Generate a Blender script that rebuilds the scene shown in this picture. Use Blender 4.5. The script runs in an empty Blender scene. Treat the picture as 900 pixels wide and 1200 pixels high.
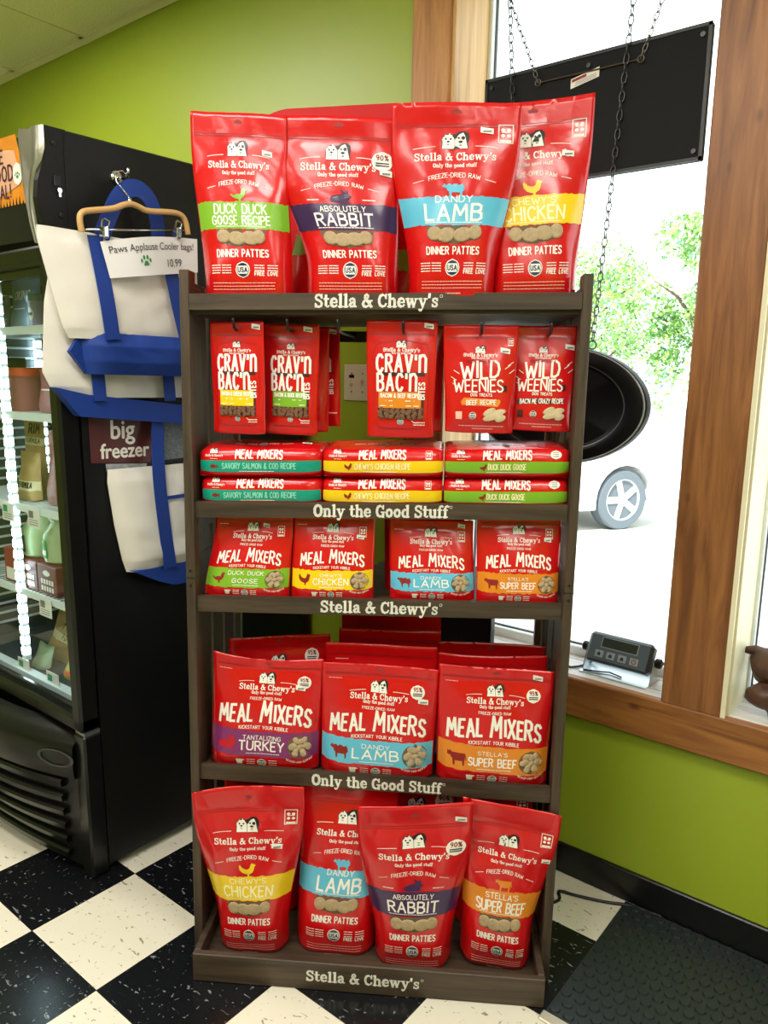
import bpy, math, random
from math import sin, cos, pi, radians
from mathutils import Vector, Matrix, noise
from mathutils.geometry import tessellate_polygon

sc = bpy.context.scene
COL = sc.collection

# ---------------------------------------------------------------- camera, sky, sun, lamps, exposure
cam_data = bpy.data.cameras.new('camera')
cam = bpy.data.objects.new('camera', cam_data)
COL.objects.link(cam)
cam_data.sensor_fit = 'HORIZONTAL'
cam_data.sensor_width = 36.0
cam_data.lens = 35.5
cam_data.clip_start = 0.05
cam_data.clip_end = 200
CAM_H = 1.4216
yaw, pitch, roll = radians(128.424), radians(9.6756), radians(-1.1967)
fw = Vector((cos(yaw) * cos(pitch), sin(yaw) * cos(pitch), -sin(pitch)))
rt0 = Vector((sin(yaw), -cos(yaw), 0))
dn0 = fw.cross(rt0)
rt = cos(roll) * rt0 + sin(roll) * dn0
dn = cos(roll) * dn0 - sin(roll) * rt0
m = Matrix((rt, -dn, -fw)).transposed().to_4x4()
m.translation = (0, 0, CAM_H)
cam.matrix_world = m
sc.camera = cam

world = bpy.data.worlds.new('sky')
sc.world = world
world.use_nodes = True
wn = world.node_tree.nodes
wn['Background'].inputs[0].default_value = (0.88, 0.95, 1.0, 1)
wn['Background'].inputs[1].default_value = 3.2

def lamp(name, kind, loc, rot, energy, color, **kw):
    d = bpy.data.lights.new(name, kind)
    d.energy = energy
    d.color = color
    for k, v in kw.items():
        setattr(d, k, v)
    o = bpy.data.objects.new(name, d)
    COL.objects.link(o)
    o.location = loc
    o.rotation_euler = rot
    return o

lamp('sun', 'SUN', (0, 0, 20), (radians(38), radians(-12), radians(20)), 12.0, (1.0, 0.97, 0.92), angle=radians(0.6))
CEIL = 2.857
WARM = (1.0, 0.965, 0.90)
for lx, ly, en in ((-2.9, 0.85, 41), (-1.1, 0.15, 35), (0.7, 0.45, 30), (-0.6, -1.1, 30), (1.8, -1.4, 27), (-2.2, -2.0, 27)):
    lamp('ceiling_lamp', 'AREA', (lx, ly, CEIL - 0.03), (0, 0, 0), en, WARM, shape='RECTANGLE', size=1.15, size_y=0.55)

sc.view_settings.view_transform = 'Standard'
sc.view_settings.look = 'None'
sc.view_settings.gamma = 1
sc.view_settings.use_curve_mapping = False
sc.view_settings.exposure = 0.0
sc.cycles.use_denoising = True
sc.cycles.max_bounces = 8
sc.cycles.diffuse_bounces = 4
sc.cycles.glossy_bounces = 4
sc.cycles.transparent_max_bounces = 12
sc.cycles.sample_clamp_indirect = 6

# ---------------------------------------------------------------- materials
def lin(c):
    return tuple(((v / 255) / 12.92 if v / 255 <= 0.04045 else ((v / 255 + 0.055) / 1.055) ** 2.4) for v in c)

MATS = {}
def mat(name, rgb, rough=0.5, metal=0.0, spec=0.5, coat=0.0, emit=0.0, bump=0.0, bscale=200.0, vary=0.0, vscale=8.0):
    if name in MATS:
        return MATS[name]
    mt = bpy.data.materials.new(name)
    mt.use_nodes = True
    nt = mt.node_tree
    b = nt.nodes['Principled BSDF']
    c = (*lin(rgb), 1)
    b.inputs['Base Color'].default_value = c
    b.inputs['Roughness'].default_value = rough
    b.inputs['Metallic'].default_value = metal
    b.inputs['Specular IOR Level'].default_value = spec
    if coat:
        b.inputs['Coat Weight'].default_value = coat
        b.inputs['Coat Roughness'].default_value = 0.12
    if emit:
        b.inputs['Emission Color'].default_value = c
        b.inputs['Emission Strength'].default_value = emit
    tc = nt.nodes.new('ShaderNodeTexCoord')
    if bump:
        n = nt.nodes.new('ShaderNodeTexNoise')
        n.inputs['Scale'].default_value = bscale
        n.inputs['Detail'].default_value = 4
        nt.links.new(tc.outputs['Object'], n.inputs['Vector'])
        bp = nt.nodes.new('ShaderNodeBump')
        bp.inputs['Strength'].default_value = bump
        bp.inputs['Distance'].default_value = 0.003
        nt.links.new(n.outputs['Fac'], bp.inputs['Height'])
        nt.links.new(bp.outputs['Normal'], b.inputs['Normal'])
    if vary:
        n2 = nt.nodes.new('ShaderNodeTexNoise')
        n2.inputs['Scale'].default_value = vscale
        n2.inputs['Detail'].default_value = 3
        nt.links.new(tc.outputs['Object'], n2.inputs['Vector'])
        hs = nt.nodes.new('ShaderNodeHueSaturation')
        hs.inputs['Color'].default_value = c
        mr = nt.nodes.new('ShaderNodeMapRange')
        mr.inputs['To Min'].default_value = 1 - vary
        mr.inputs['To Max'].default_value = 1 + vary
        mr.inputs['From Min'].default_value = 0.3
        mr.inputs['From Max'].default_value = 0.7
        nt.links.new(n2.outputs['Fac'], mr.inputs['Value'])
        nt.links.new(mr.outputs['Result'], hs.inputs['Value'])
        nt.links.new(hs.outputs['Color'], b.inputs['Base Color'])
    MATS[name] = mt
    return mt

def wood(name, dark, light, axis='z', scale=9.0, stretch=14.0, rough=0.45, knots=False):
    if name in MATS:
        return MATS[name]
    mt = bpy.data.materials.new(name)
    mt.use_nodes = True
    nt = mt.node_tree
    b = nt.nodes['Principled BSDF']
    tc = nt.nodes.new('ShaderNodeTexCoord')
    mp = nt.nodes.new('ShaderNodeMapping')
    s = [stretch, stretch, stretch]
    s['xyz'.index(axis)] = 1.0
    mp.inputs['Scale'].default_value = s
    nt.links.new(tc.outputs['Object'], mp.inputs['Vector'])
    n = nt.nodes.new('ShaderNodeTexNoise')
    n.inputs['Scale'].default_value = scale * 0.35
    n.inputs['Detail'].default_value = 7
    n.inputs['Roughness'].default_value = 0.62
    n.inputs['Distortion'].default_value = 0.6
    nt.links.new(mp.outputs['Vector'], n.inputs['Vector'])
    cr = nt.nodes.new('ShaderNodeValToRGB')
    cr.color_ramp.elements[0].position = 0.33
    cr.color_ramp.elements[0].color = (*lin(dark), 1)
    cr.color_ramp.elements[1].position = 0.66
    cr.color_ramp.elements[1].color = (*lin(light), 1)
    nt.links.new(n.outputs['Fac'], cr.inputs['Fac'])
    out = cr.outputs['Color']
    if knots:
        mp2 = nt.nodes.new('ShaderNodeMapping')
        s2 = [1.0, 1.0, 1.0]
        s2['xyz'.index(axis)] = 0.55
        mp2.inputs['Scale'].default_value = s2
        nt.links.new(tc.outputs['Object'], mp2.inputs['Vector'])
        v = nt.nodes.new('ShaderNodeTexVoronoi')
        v.inputs['Scale'].default_value = 9.0
        nt.links.new(mp2.outputs['Vector'], v.inputs['Vector'])
        r2 = nt.nodes.new('ShaderNodeValToRGB')
        r2.color_ramp.elements[0].position = 0.02
        r2.color_ramp.elements[0].color = (0.12, 0.07, 0.05, 1)
        r2.color_ramp.elements[1].position = 0.11
        r2.color_ramp.elements[1].color = (1, 1, 1, 1)
        nt.links.new(v.outputs['Distance'], r2.inputs['Fac'])
        mx = nt.nodes.new('ShaderNodeMix')
        mx.data_type = 'RGBA'
        mx.blend_type = 'MULTIPLY'
        mx.inputs[0].default_value = 0.8
        nt.links.new(out, mx.inputs[6])
        nt.links.new(r2.outputs['Color'], mx.inputs[7])
        out = mx.outputs[2]
    nt.links.new(out, b.inputs['Base Color'])
    b.inputs['Roughness'].default_value = rough
    bp = nt.nodes.new('ShaderNodeBump')
    bp.inputs['Strength'].default_value = 0.15
    bp.inputs['Distance'].default_value = 0.002
    nt.links.new(n.outputs['Fac'], bp.inputs['Height'])
    nt.links.new(bp.outputs['Normal'], b.inputs['Normal'])
    MATS[name] = mt
    return mt

def glass_mat(name='clear_glass', tint=(0.96, 0.99, 0.98), gloss=0.10):
    if name in MATS:
        return MATS[name]
    mt = bpy.data.materials.new(name)
    mt.use_nodes = True
    nt = mt.node_tree
    for n in list(nt.nodes):
        if n.type == 'BSDF_PRINCIPLED':
            nt.nodes.remove(n)
    out = [n for n in nt.nodes if n.type == 'OUTPUT_MATERIAL'][0]
    t = nt.nodes.new('ShaderNodeBsdfTransparent')
    t.inputs[0].default_value = (*tint, 1)
    g = nt.nodes.new('ShaderNodeBsdfGlossy')
    g.inputs['Roughness'].default_value = 0.02
    lw = nt.nodes.new('ShaderNodeLayerWeight')
    lw.inputs['Blend'].default_value = 0.5
    pw = nt.nodes.new('ShaderNodeMath'); pw.operation = 'POWER'; pw.inputs[1].default_value = 4.0
    nt.links.new(lw.outputs['Facing'], pw.inputs[0])
    mr = nt.nodes.new('ShaderNodeMapRange')
    mr.inputs['To Min'].default_value = 0.025
    mr.inputs['To Max'].default_value = 0.32
    nt.links.new(pw.outputs[0], mr.inputs['Value'])
    mx = nt.nodes.new('ShaderNodeMixShader')
    nt.links.new(mr.outputs['Result'], mx.inputs[0])
    nt.links.new(t.outputs[0], mx.inputs[1])
    nt.links.new(g.outputs[0], mx.inputs[2])
    nt.links.new(mx.outputs[0], out.inputs['Surface'])
    MATS[name] = mt
    return mt

# ---------------------------------------------------------------- mesh building
class MB:
    def __init__(s):
        s.v, s.f, s.mi = [], [], []
    def add(s, vs, fs, mi=0):
        o = len(s.v)
        s.v += [tuple(p) for p in vs]
        s.f += [tuple(i + o for i in f) for f in fs]
        s.mi += [mi] * len(fs)
        return s
    def quad(s, a, b, c, d, mi=0):
        return s.add([a, b, c, d], [(0, 1, 2, 3)], mi)
    def box(s, x0, x1, y0, y1, z0, z1, mi=0, bev=0.0, M=None):
        if x1 < x0: x0, x1 = x1, x0
        if y1 < y0: y0, y1 = y1, y0
        if z1 < z0: z0, z1 = z1, z0
        if bev <= 0:
            vs = [(x, y, z) for x in (x0, x1) for y in (y0, y1) for z in (z0, z1)]
            fs = [(0, 1, 3, 2), (4, 6, 7, 5), (0, 4, 5, 1), (2, 3, 7, 6), (0, 2, 6, 4), (1, 5, 7, 3)]
        else:
            e = min(bev, (x1 - x0) / 2.01, (y1 - y0) / 2.01, (z1 - z0) / 2.01)
            vs, idx = [], {}
            for i, x in enumerate((x0, x1)):
                for j, y in enumerate((y0, y1)):
                    for k, z in enumerate((z0, z1)):
                        sx, sy, sz = (1 - 2 * i) * e, (1 - 2 * j) * e, (1 - 2 * k) * e
                        for ax, p in (('x', (x, y + sy, z + sz)), ('y', (x + sx, y, z + sz)), ('z', (x + sx, y + sy, z))):
                            idx[(i, j, k, ax)] = len(vs)
                            vs.append(p)
            fs = []
            for i in (0, 1):
                q = [idx[(i, 0, 0, 'x')], idx[(i, 1, 0, 'x')], idx[(i, 1, 1, 'x')], idx[(i, 0, 1, 'x')]]
                fs.append(q if i else q[::-1])
                q = [idx[(0, i, 0, 'y')], idx[(0, i, 1, 'y')], idx[(1, i, 1, 'y')], idx[(1, i, 0, 'y')]]
                fs.append(q if i else q[::-1])
                q = [idx[(0, 0, i, 'z')], idx[(1, 0, i, 'z')], idx[(1, 1, i, 'z')], idx[(0, 1, i, 'z')]]
                fs.append(q if i else q[::-1])
            for i in (0, 1):
                for j in (0, 1):
                    fs.append([idx[(i, j, 0, 'x')], idx[(i, j, 1, 'x')], idx[(i, j, 1, 'y')], idx[(i, j, 0, 'y')]])
                    fs.append([idx[(i, 0, j, 'x')], idx[(i, 1, j, 'x')], idx[(i, 1, j, 'z')], idx[(i, 0, j, 'z')]])
                    fs.append([idx[(0, i, j, 'y')], idx[(1, i, j, 'y')], idx[(1, i, j, 'z')], idx[(0, i, j, 'z')]])
                    for k in (0, 1):
                        fs.append([idx[(i, j, k, 'x')], idx[(i, j, k, 'y')], idx[(i, j, k, 'z')]])
        if M is not None:
            vs = [M @ Vector(p) for p in vs]
        return s.add(vs, fs, mi)
    def tube(s, pts, r, n=8, mi=0, cap=True, closed=False):
        pts = [Vector(p) for p in pts]
        N = len(pts)
        vs, fs = [], []
        prev = None
        for i, p in enumerate(pts):
            if closed:
                d = pts[(i + 1) % N] - pts[i - 1]
            else:
                d = pts[min(i + 1, N - 1)] - pts[max(i - 1, 0)]
            d.normalize()
            if prev is None:
                a = Vector((0, 0, 1)) if abs(d.z) < 0.9 else Vector((1, 0, 0))
                u = d.cross(a).normalized()
            else:
                u = (prev - d * prev.dot(d)).normalized()
            prev = u
            w = d.cross(u)
            rr = r[i] if isinstance(r, (list, tuple)) else r
            for k in range(n):
                t = 2 * pi * k / n
                vs.append(p + u * cos(t) * rr + w * sin(t) * rr)
        L = N if closed else N - 1
        for i in range(L):
            j = (i + 1) % N
            for k in range(n):
                k2 = (k + 1) % n
                fs.append((i * n + k, i * n + k2, j * n + k2, j * n + k))
        if cap and not closed:
            fs.append(tuple(range(n))[::-1])
            fs.append(tuple((N - 1) * n + k for k in range(n)))
        return s.add(vs, fs, mi)
    def lathe(s, prof, n=24, mi=0, c=(0, 0, 0), M=None):
        vs, fs = [], []
        for r, z in prof:
            for k in range(n):
                t = 2 * pi * k / n
                vs.append(Vector((r * cos(t), r * sin(t), z)))
        for i in range(len(prof) - 1):
            for k in range(n):
                k2 = (k + 1) % n
                fs.append((i * n + k, i * n + k2, (i + 1) * n + k2, (i + 1) * n + k))
        fs.append(tuple(range(n))[::-1])
        fs.append(tuple((len(prof) - 1) * n + k for k in range(n)))
        if M is not None:
            vs = [M @ p for p in vs]
        vs = [p + Vector(c) for p in vs]
        return s.add(vs, fs, mi)
    def grid(s, rows, mi=0, close=False):
        nr, nc = len(rows), len(rows[0])
        vs = [p for r in rows for p in r]
        fs = []
        for i in range(nr - 1):
            for j in range(nc - (0 if close else 1)):
                j2 = (j + 1) % nc
                fs.append((i * nc + j, i * nc + j2, (i + 1) * nc + j2, (i + 1) * nc + j))
        return s.add(vs, fs, mi)
    def prism(s, poly, a0, a1, plane='xz', mi=0):
        """extrude a 2D outline between a0 and a1 along the remaining axis"""
        def P(p, a):
            return {'xz': (p[0], a, p[1]), 'yz': (a, p[0], p[1]), 'xy': (p[0], p[1], a)}[plane]
        n = len(poly)
        vs = [P(p, a0) for p in poly] + [P(p, a1) for p in poly]
        fs = [(i, (i + 1) % n, n + (i + 1) % n, n + i) for i in range(n)]
        for t in tessellate_polygon([[Vector((p[0], p[1], 0)) for p in poly]]):
            fs.append(tuple(t))
            fs.append(tuple(n + i for i in reversed(t)))
        return s.add(vs, fs, mi)
    def build(s, name, mats, parent=None, smooth=False, loc=None, kind=None, recalc=False):
        me = bpy.data.meshes.new(name)
        me.from_pydata(s.v, [], s.f)
        if not isinstance(mats, (list, tuple)):
            mats = [mats]
        for mm in mats:
            me.materials.append(mm)
        me.polygons.foreach_set('material_index', s.mi)
        if smooth:
            me.polygons.foreach_set('use_smooth', [True] * len(s.f))
        me.update()
        if recalc:
            import bmesh
            bm = bmesh.new(); bm.from_mesh(me)
            bmesh.ops.remove_doubles(bm, verts=bm.verts, dist=1e-5)
            bmesh.ops.recalc_face_normals(bm, faces=bm.faces)
            bm.to_mesh(me); bm.free()
        if smooth == 'auto':
            try:
                me.set_sharp_from_angle(angle=radians(35))
            except Exception:
                pass
        o = bpy.data.objects.new(name, me)
        COL.objects.link(o)
        if parent is not None:
            o.parent = parent
        if loc is not None:
            o.location = loc
        if kind:
            o['kind'] = kind
        return o

def tag(o, label, cat, group=None):
    o['label'] = label
    o['category'] = cat
    if group:
        o['group'] = group
    return o

def thing(name, label, cat, loc=(0, 0, 0), rz=0.0, group=None):
    o = bpy.data.objects.new(name, None)
    o.empty_display_size = 0.05
    COL.objects.link(o)
    o.location = loc
    o.rotation_euler = (0, 0, rz)
    return tag(o, label, cat, group)

def structure(o):
    o['kind'] = 'structure'
    return o

# ---------------------------------------------------------------- lettering: stroke alphabets drawn by hand
def _pl(t):
    return [[tuple(float(c) for c in p.split(',')) for p in q.split()] for q in t.split('|')] if t else []

HAND = {k: (w, _pl(t)) for k, w, t in (
    ('A', .62, "0,0 .31,1 .62,0|.11,.34 .51,.34"),
    ('B', .55, "0,0 0,1 .32,1 .48,.9 .48,.65 .32,.54 0,.54|.32,.54 .53,.42 .55,.15 .36,0 0,0"),
    ('C', .55, ".55,.82 .42,.98 .2,.98 .04,.78 0,.5 .04,.2 .2,.02 .42,.02 .55,.2"),
    ('D', .57, "0,0 0,1 .28,1 .48,.86 .57,.5 .48,.14 .28,0 0,0"),
    ('E', .46, ".46,1 0,1 0,0 .46,0|0,.52 .38,.52"),
    ('F', .45, ".45,1 0,1 0,0|0,.5 .36,.5"),
    ('G', .58, ".55,.82 .42,.98 .2,.98 .04,.78 0,.5 .04,.2 .2,.02 .42,.02 .56,.16 .56,.46 .33,.46"),
    ('H', .56, "0,0 0,1|.56,0 .56,1|0,.52 .56,.52"),
    ('I', .06, ".03,0 .03,1"),
    ('J', .40, ".4,1 .4,.2 .3,.02 .12,.02 0,.2"),
    ('K', .55, "0,0 0,1|.52,1 0,.46|.14,.6 .55,0"),
    ('L', .44, "0,1 0,0 .44,0"),
    ('M', .76, "0,0 .1,1 .38,.35 .66,1 .76,0"),
    ('N', .58, "0,0 0,1 .58,0 .58,1"),
    ('O', .62, ".31,1 .1,.86 0,.5 .1,.14 .31,0 .52,.14 .62,.5 .52,.86 .31,1"),
    ('P', .52, "0,0 0,1 .32,1 .5,.88 .5,.58 .32,.46 0,.46"),
    ('R', .55, "0,0 0,1 .32,1 .5,.88 .5,.62 .32,.5 0,.5|.24,.5 .55,0"),
    ('S', .50, ".48,.84 .36,.98 .14,.98 .02,.84 .04,.62 .25,.5 .46,.38 .5,.16 .36,.02 .14,.02 0,.16"),
    ('T', .56, "0,1 .56,1|.28,1 .28,0"),
    ('U', .56, "0,1 0,.2 .14,.02 .42,.02 .56,.2 .56,1"),
    ('V', .58, "0,1 .29,0 .58,1"),
    ('W', .84, "0,1 .2,0 .42,.72 .64,0 .84,1"),
    ('X', .56, "0,0 .56,1|0,1 .56,0"),
    ('Y', .56, "0,1 .28,.48 .56,1|.28,.48 .28,0"),
    ('Z', .52, "0,1 .52,1 0,0 .52,0"),
    ('n', .58, "0,0 0,1|0,.8 .2,1 .4,1 .58,.8 .58,0"),
    ('&', .60, ".6,0 .14,.72 .16,.92 .3,1 .42,.9 .38,.72 .08,.42 .02,.2 .14,.02 .34,.02 .58,.4"),
    ("'", .06, ".03,1 .03,.74"),
    ('-', .30, "0,.48 .3,.48"),
    ('!', .06, ".03,1 .03,.3|.03,.06 .03,.02"),
    ('%', .70, ".1,1 .02,.86 .1,.62 .22,.62 .28,.84 .22,1 .1,1|.6,1 .1,0|.48,.38 .4,.2 .48,0 .6,0 .68,.2 .6,.38 .48,.38"),
    ('0', .50, ".25,1 .08,.84 0,.5 .08,.16 .25,0 .42,.16 .5,.5 .42,.84 .25,1"),
    ('5', .48, ".44,1 .06,1 .04,.58 .28,.62 .46,.46 .46,.16 .3,.01 .12,.01 0,.14"),
    ('9', .48, ".46,.62 .3,.46 .12,.5 .02,.7 .1,.94 .28,1 .44,.88 .46,.6 .4,.2 .2,0"),
    (' ', .30, ""))}

# slab-serif alphabet: every stroke carries its own weight
SLAB = {k: (w, [(float(q.split(':')[0]), _pl(q.split(':')[1])[0]) for q in t.split('|')] if t else []) for k, w, t in (
    ('S', .72, ".15:.60,.76 .54,.9 .38,.96 .2,.92 .12,.77 .18,.62 .36,.53 .54,.43 .62,.27 .56,.1 .38,.03 .2,.07 .11,.23|.08:.63,.68 .63,1|.08:.08,0 .08,.32"),
    ('t', .48, ".17:.2,.92 .2,.16|.1:.2,.14 .28,.04 .38,.04 .46,.12|.1:.02,.64 .44,.64"),
    ('e', .64, ".09:.1,.36 .56,.36|.13:.56,.36 .54,.54 .44,.65 .32,.68|.18:.32,.66 .17,.58 .1,.36 .16,.14 .32,.05|.12:.32,.04 .48,.07 .57,.18"),
    ('l', .40, ".18:.2,0 .2,1|.09:.02,.045 .39,.045|.09:.03,.955 .2,.955"),
    ('a', .64, ".12:.08,.5 .16,.63 .3,.67|.17:.3,.66 .42,.6 .45,.44 .45,.12|.1:.45,.06 .62,.045|.13:.45,.38 .22,.36|.17:.22,.36 .1,.2 .18,.06|.12:.18,.05 .34,.05 .45,.18"),
    ('&', .88, ".17:.8,.02 .26,.74|.14:.26,.74 .28,.9 .4,.97 .52,.88 .5,.74 .34,.58 .2,.46|.17:.2,.46 .1,.25 .18,.08 .36,.03|.13:.36,.03 .56,.12 .68,.3 .72,.46|.09:.56,.5 .86,.5|.09:.66,.045 .88,.045"),
    ('C', .78, ".1:.66,.7 .6,.88 .42,.96|.17:.42,.95 .22,.86 .13,.62 .13,.38 .22,.14 .42,.05|.12:.42,.04 .6,.1 .7,.27|.09:.69,.64 .69,1"),
    ('h', .74, ".17:.17,0 .17,1|.09:.0,.045 .34,.045|.09:.02,.955 .17,.955|.13:.17,.5 .3,.64 .44,.66|.17:.44,.65 .55,.56 .57,.4 .57,0|.09:.42,.045 .73,.045"),
    ('w', 1.0, ".16:.14,.66 .31,.0|.1:.31,.0 .5,.64|.16:.5,.64 .68,.0|.1:.68,.0 .86,.66|.09:.02,.635 .3,.635|.09:.38,.635 .6,.635|.09:.74,.635 .98,.635"),
    ('y', .74, ".16:.14,.66 .37,.06|.1:.6,.66 .34,-.1 .24,-.24|.13:.24,-.24 .14,-.25 .09,-.17|.09:.01,.635 .3,.635|.09:.46,.635 .73,.635"),
    ("'", .24, ".16:.12,1 .1,.74"),
    ('s', .56, ".12:.46,.52 .4,.63 .28,.66 .15,.62 .11,.52 .18,.42 .3,.36 .42,.29 .46,.18 .4,.07 .28,.04 .15,.07 .09,.18|.07:.48,.46 .48,.68|.07:.07,.02 .07,.24"),
    ('O', .86, ".19:.43,.95 .24,.88 .13,.66 .13,.34 .24,.12 .43,.05|.19:.43,.05 .62,.12 .73,.34 .73,.66 .62,.88 .43,.95"),
    ('n', .76, ".17:.17,0 .17,.66|.09:.0,.045 .34,.045|.09:.02,.62 .17,.62|.13:.17,.5 .3,.64 .44,.66|.17:.44,.65 .55,.56 .57,.4 .57,0|.09:.42,.045 .73,.045"),
    ('G', .86, ".1:.68,.7 .6,.88 .42,.96|.17:.42,.95 .22,.86 .13,.62 .13,.38 .22,.14 .42,.05|.13:.42,.04 .58,.08 .68,.2|.17:.69,.42 .69,0|.09:.5,.42 .85,.42|.09:.71,.66 .71,1"),
    ('o', .68, ".17:.34,.64 .18,.58 .11,.36 .18,.12 .34,.05|.17:.34,.05 .5,.12 .57,.36 .5,.58 .34,.64"),
    ('d', .74, ".17:.55,0 .55,1|.09:.4,.955 .55,.955|.09:.55,.045 .72,.045|.15:.55,.52 .42,.64 .3,.65|.17:.3,.64 .16,.54 .11,.35 .16,.12 .3,.05|.13:.3,.04 .44,.06 .55,.18"),
    ('u', .74, ".17:.16,.66 .16,.24 .22,.08 .34,.04|.13:.34,.04 .46,.08 .57,.2|.17:.57,.66 .57,0|.09:.0,.62 .16,.62|.09:.42,.62 .57,.62|.09:.57,.045 .72,.045"),
    ('f', .46, ".17:.2,0 .2,.76|.14:.2,.76 .24,.92 .36,.97 .48,.92|.09:.02,.045 .42,.045|.09:.02,.635 .4,.635"),
    ('g', .68, ".17:.34,.64 .18,.58 .11,.38 .18,.2 .34,.14|.17:.34,.14 .5,.2 .57,.38 .5,.58 .34,.64|.13:.5,.16 .56,-.05 .44,-.2 .26,-.22 .12,-.12"),
    (' ', .34, ""))}

def lay_text(text, size, font='H', sx=1.0, track=0.13, jit=0.0, wob=None):
    """-> list of (thickness factor or None, polyline) in metres, baseline at 0, and the total width"""
    tab = HAND if font == 'H' else SLAB
    if font != 'H':
        track = 0.045
    out, x = [], 0.0
    rnd = random.Random(text)
    for i, ch in enumerate(text):
        w, st = tab[ch]
        k = size * (wob[i] if wob else 1.0)
        dy = rnd.uniform(-jit, jit) * size
        ro = rnd.uniform(-jit, jit) * 0.9
        for s in st:
            th, pl = (None, s) if font == 'H' else s
            q = []
            for (px, py) in pl:
                px = (px - w / 2) * sx
                a, b = px * cos(ro) - (py - .5) * sin(ro), px * sin(ro) + (py - .5) * cos(ro) + .5
                q.append((x + (a + w / 2 * sx) * k, b * k + dy))
            out.append((th, q))
        x += (w * sx + track) * k
    return out, x - track * size

def ribbons(mb, lines, fmap, th, off, mi, maxseg=0.01):
    """every polyline becomes a ribbon of quads laid on the surface fmap(x, y, off)"""
    for tf, pl in lines:
        t = (tf if tf is not None else th) / 2
        for (x0, y0), (x1, y1) in zip(pl, pl[1:]):
            dx, dy = x1 - x0, y1 - y0
            L = math.hypot(dx, dy)
            if L < 1e-9:
                continue
            dx, dy = dx / L, dy / L
            e = t * 0.55
            n = max(1, int(math.ceil((L + 2 * e) / maxseg)))
            vs, fs = [], []
            for i in range(n + 1):
                s = -e + (L + 2 * e) * i / n
                cx, cy = x0 + dx * s, y0 + dy * s
                vs.append(fmap(cx - dy * t, cy + dx * t, off))
                vs.append(fmap(cx + dy * t, cy - dx * t, off))
            for i in range(n):
                fs.append((2 * i + 1, 2 * i + 3, 2 * i + 2, 2 * i))
            mb.add(vs, fs, mi)

def put_text(mb, text, X, Y, size, fmap, th=0.13, off=0.0007, mi=0, font='H', align='c', sx=1.0, jit=0.0,
             arc=0.0, slope=0.0, vertical=False, wob=None, width=None, track=0.13, maxseg=0.01):
    if font == 'H':
        track = max(track, th + .07)
    lines, w = lay_text(text, size, font, sx, track, jit, wob)
    if width:
        k = width / w
        lines = [(t, [(x * k, y) for x, y in pl]) for t, pl in lines]
        w = width
    x0 = {'c': -w / 2, 'l': 0.0, 'r': -w}[align]
    res = []
    for t, pl in lines:
        q = []
        for x, y in pl:
            x += x0
            if arc:
                y2 = y - arc * (2 * x / max(w, 1e-6)) ** 2
                x2 = x
            else:
                x2, y2 = x, y
            y2 += slope * x2
            q.append((X - y2, Y + x2) if vertical == 'up' else (X + x2, Y + y2))
        res.append((t * size * (1.22 if size > .02 else 1.0) if t is not None else None, q))
    ribbons(mb, res, fmap, th * size, off, mi, maxseg)
    return w

def fill(mb, poly, fmap, off, mi, rows=10, maxw=0.02):
    """fill an outline with thin horizontal spans so that it can follow a curved surface"""
    ys = [p[1] for p in poly]
    y0, y1 = min(ys), max(ys)
    n = len(poly)
    def cross(y):
        xs = []
        for i in range(n):
            (xa, ya), (xb, yb) = poly[i], poly[(i + 1) % n]
            if (ya <= y) != (yb <= y):
                xs.append(xa + (xb - xa) * (y - ya) / (yb - ya))
        return sorted(xs)
    e = (y1 - y0) * 1e-4
    for r in range(rows):
        ya, yb = y0 + (y1 - y0) * r / rows, y0 + (y1 - y0) * (r + 1) / rows
        A, B = cross(ya + e), cross(yb - e)
        if len(A) != len(B):
            A = B = cross((ya + yb) / 2)
        for k in range(0, len(A) - 1, 2):
            m = max(1, int(math.ceil(max(A[k + 1] - A[k], B[k + 1] - B[k]) / maxw)))
            for j in range(m):
                f0, f1 = j / m, (j + 1) / m
                mb.quad(fmap(A[k] + (A[k + 1] - A[k]) * f0, ya, off), fmap(A[k] + (A[k + 1] - A[k]) * f1, ya, off),
                        fmap(B[k] + (B[k + 1] - B[k]) * f1, yb, off), fmap(B[k] + (B[k + 1] - B[k]) * f0, yb, off), mi)

def ell(cx, cy, rx, ry, n=20, a0=0.0):
    return [(cx + rx * cos(a0 + 2 * pi * i / n), cy + ry * sin(a0 + 2 * pi * i / n)) for i in range(n)]

def place(poly, X, Y, sx, sy=None):
    sy = sx if sy is None else sy
    return [(X + x * sx, Y + y * sy) for x, y in poly]

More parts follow.
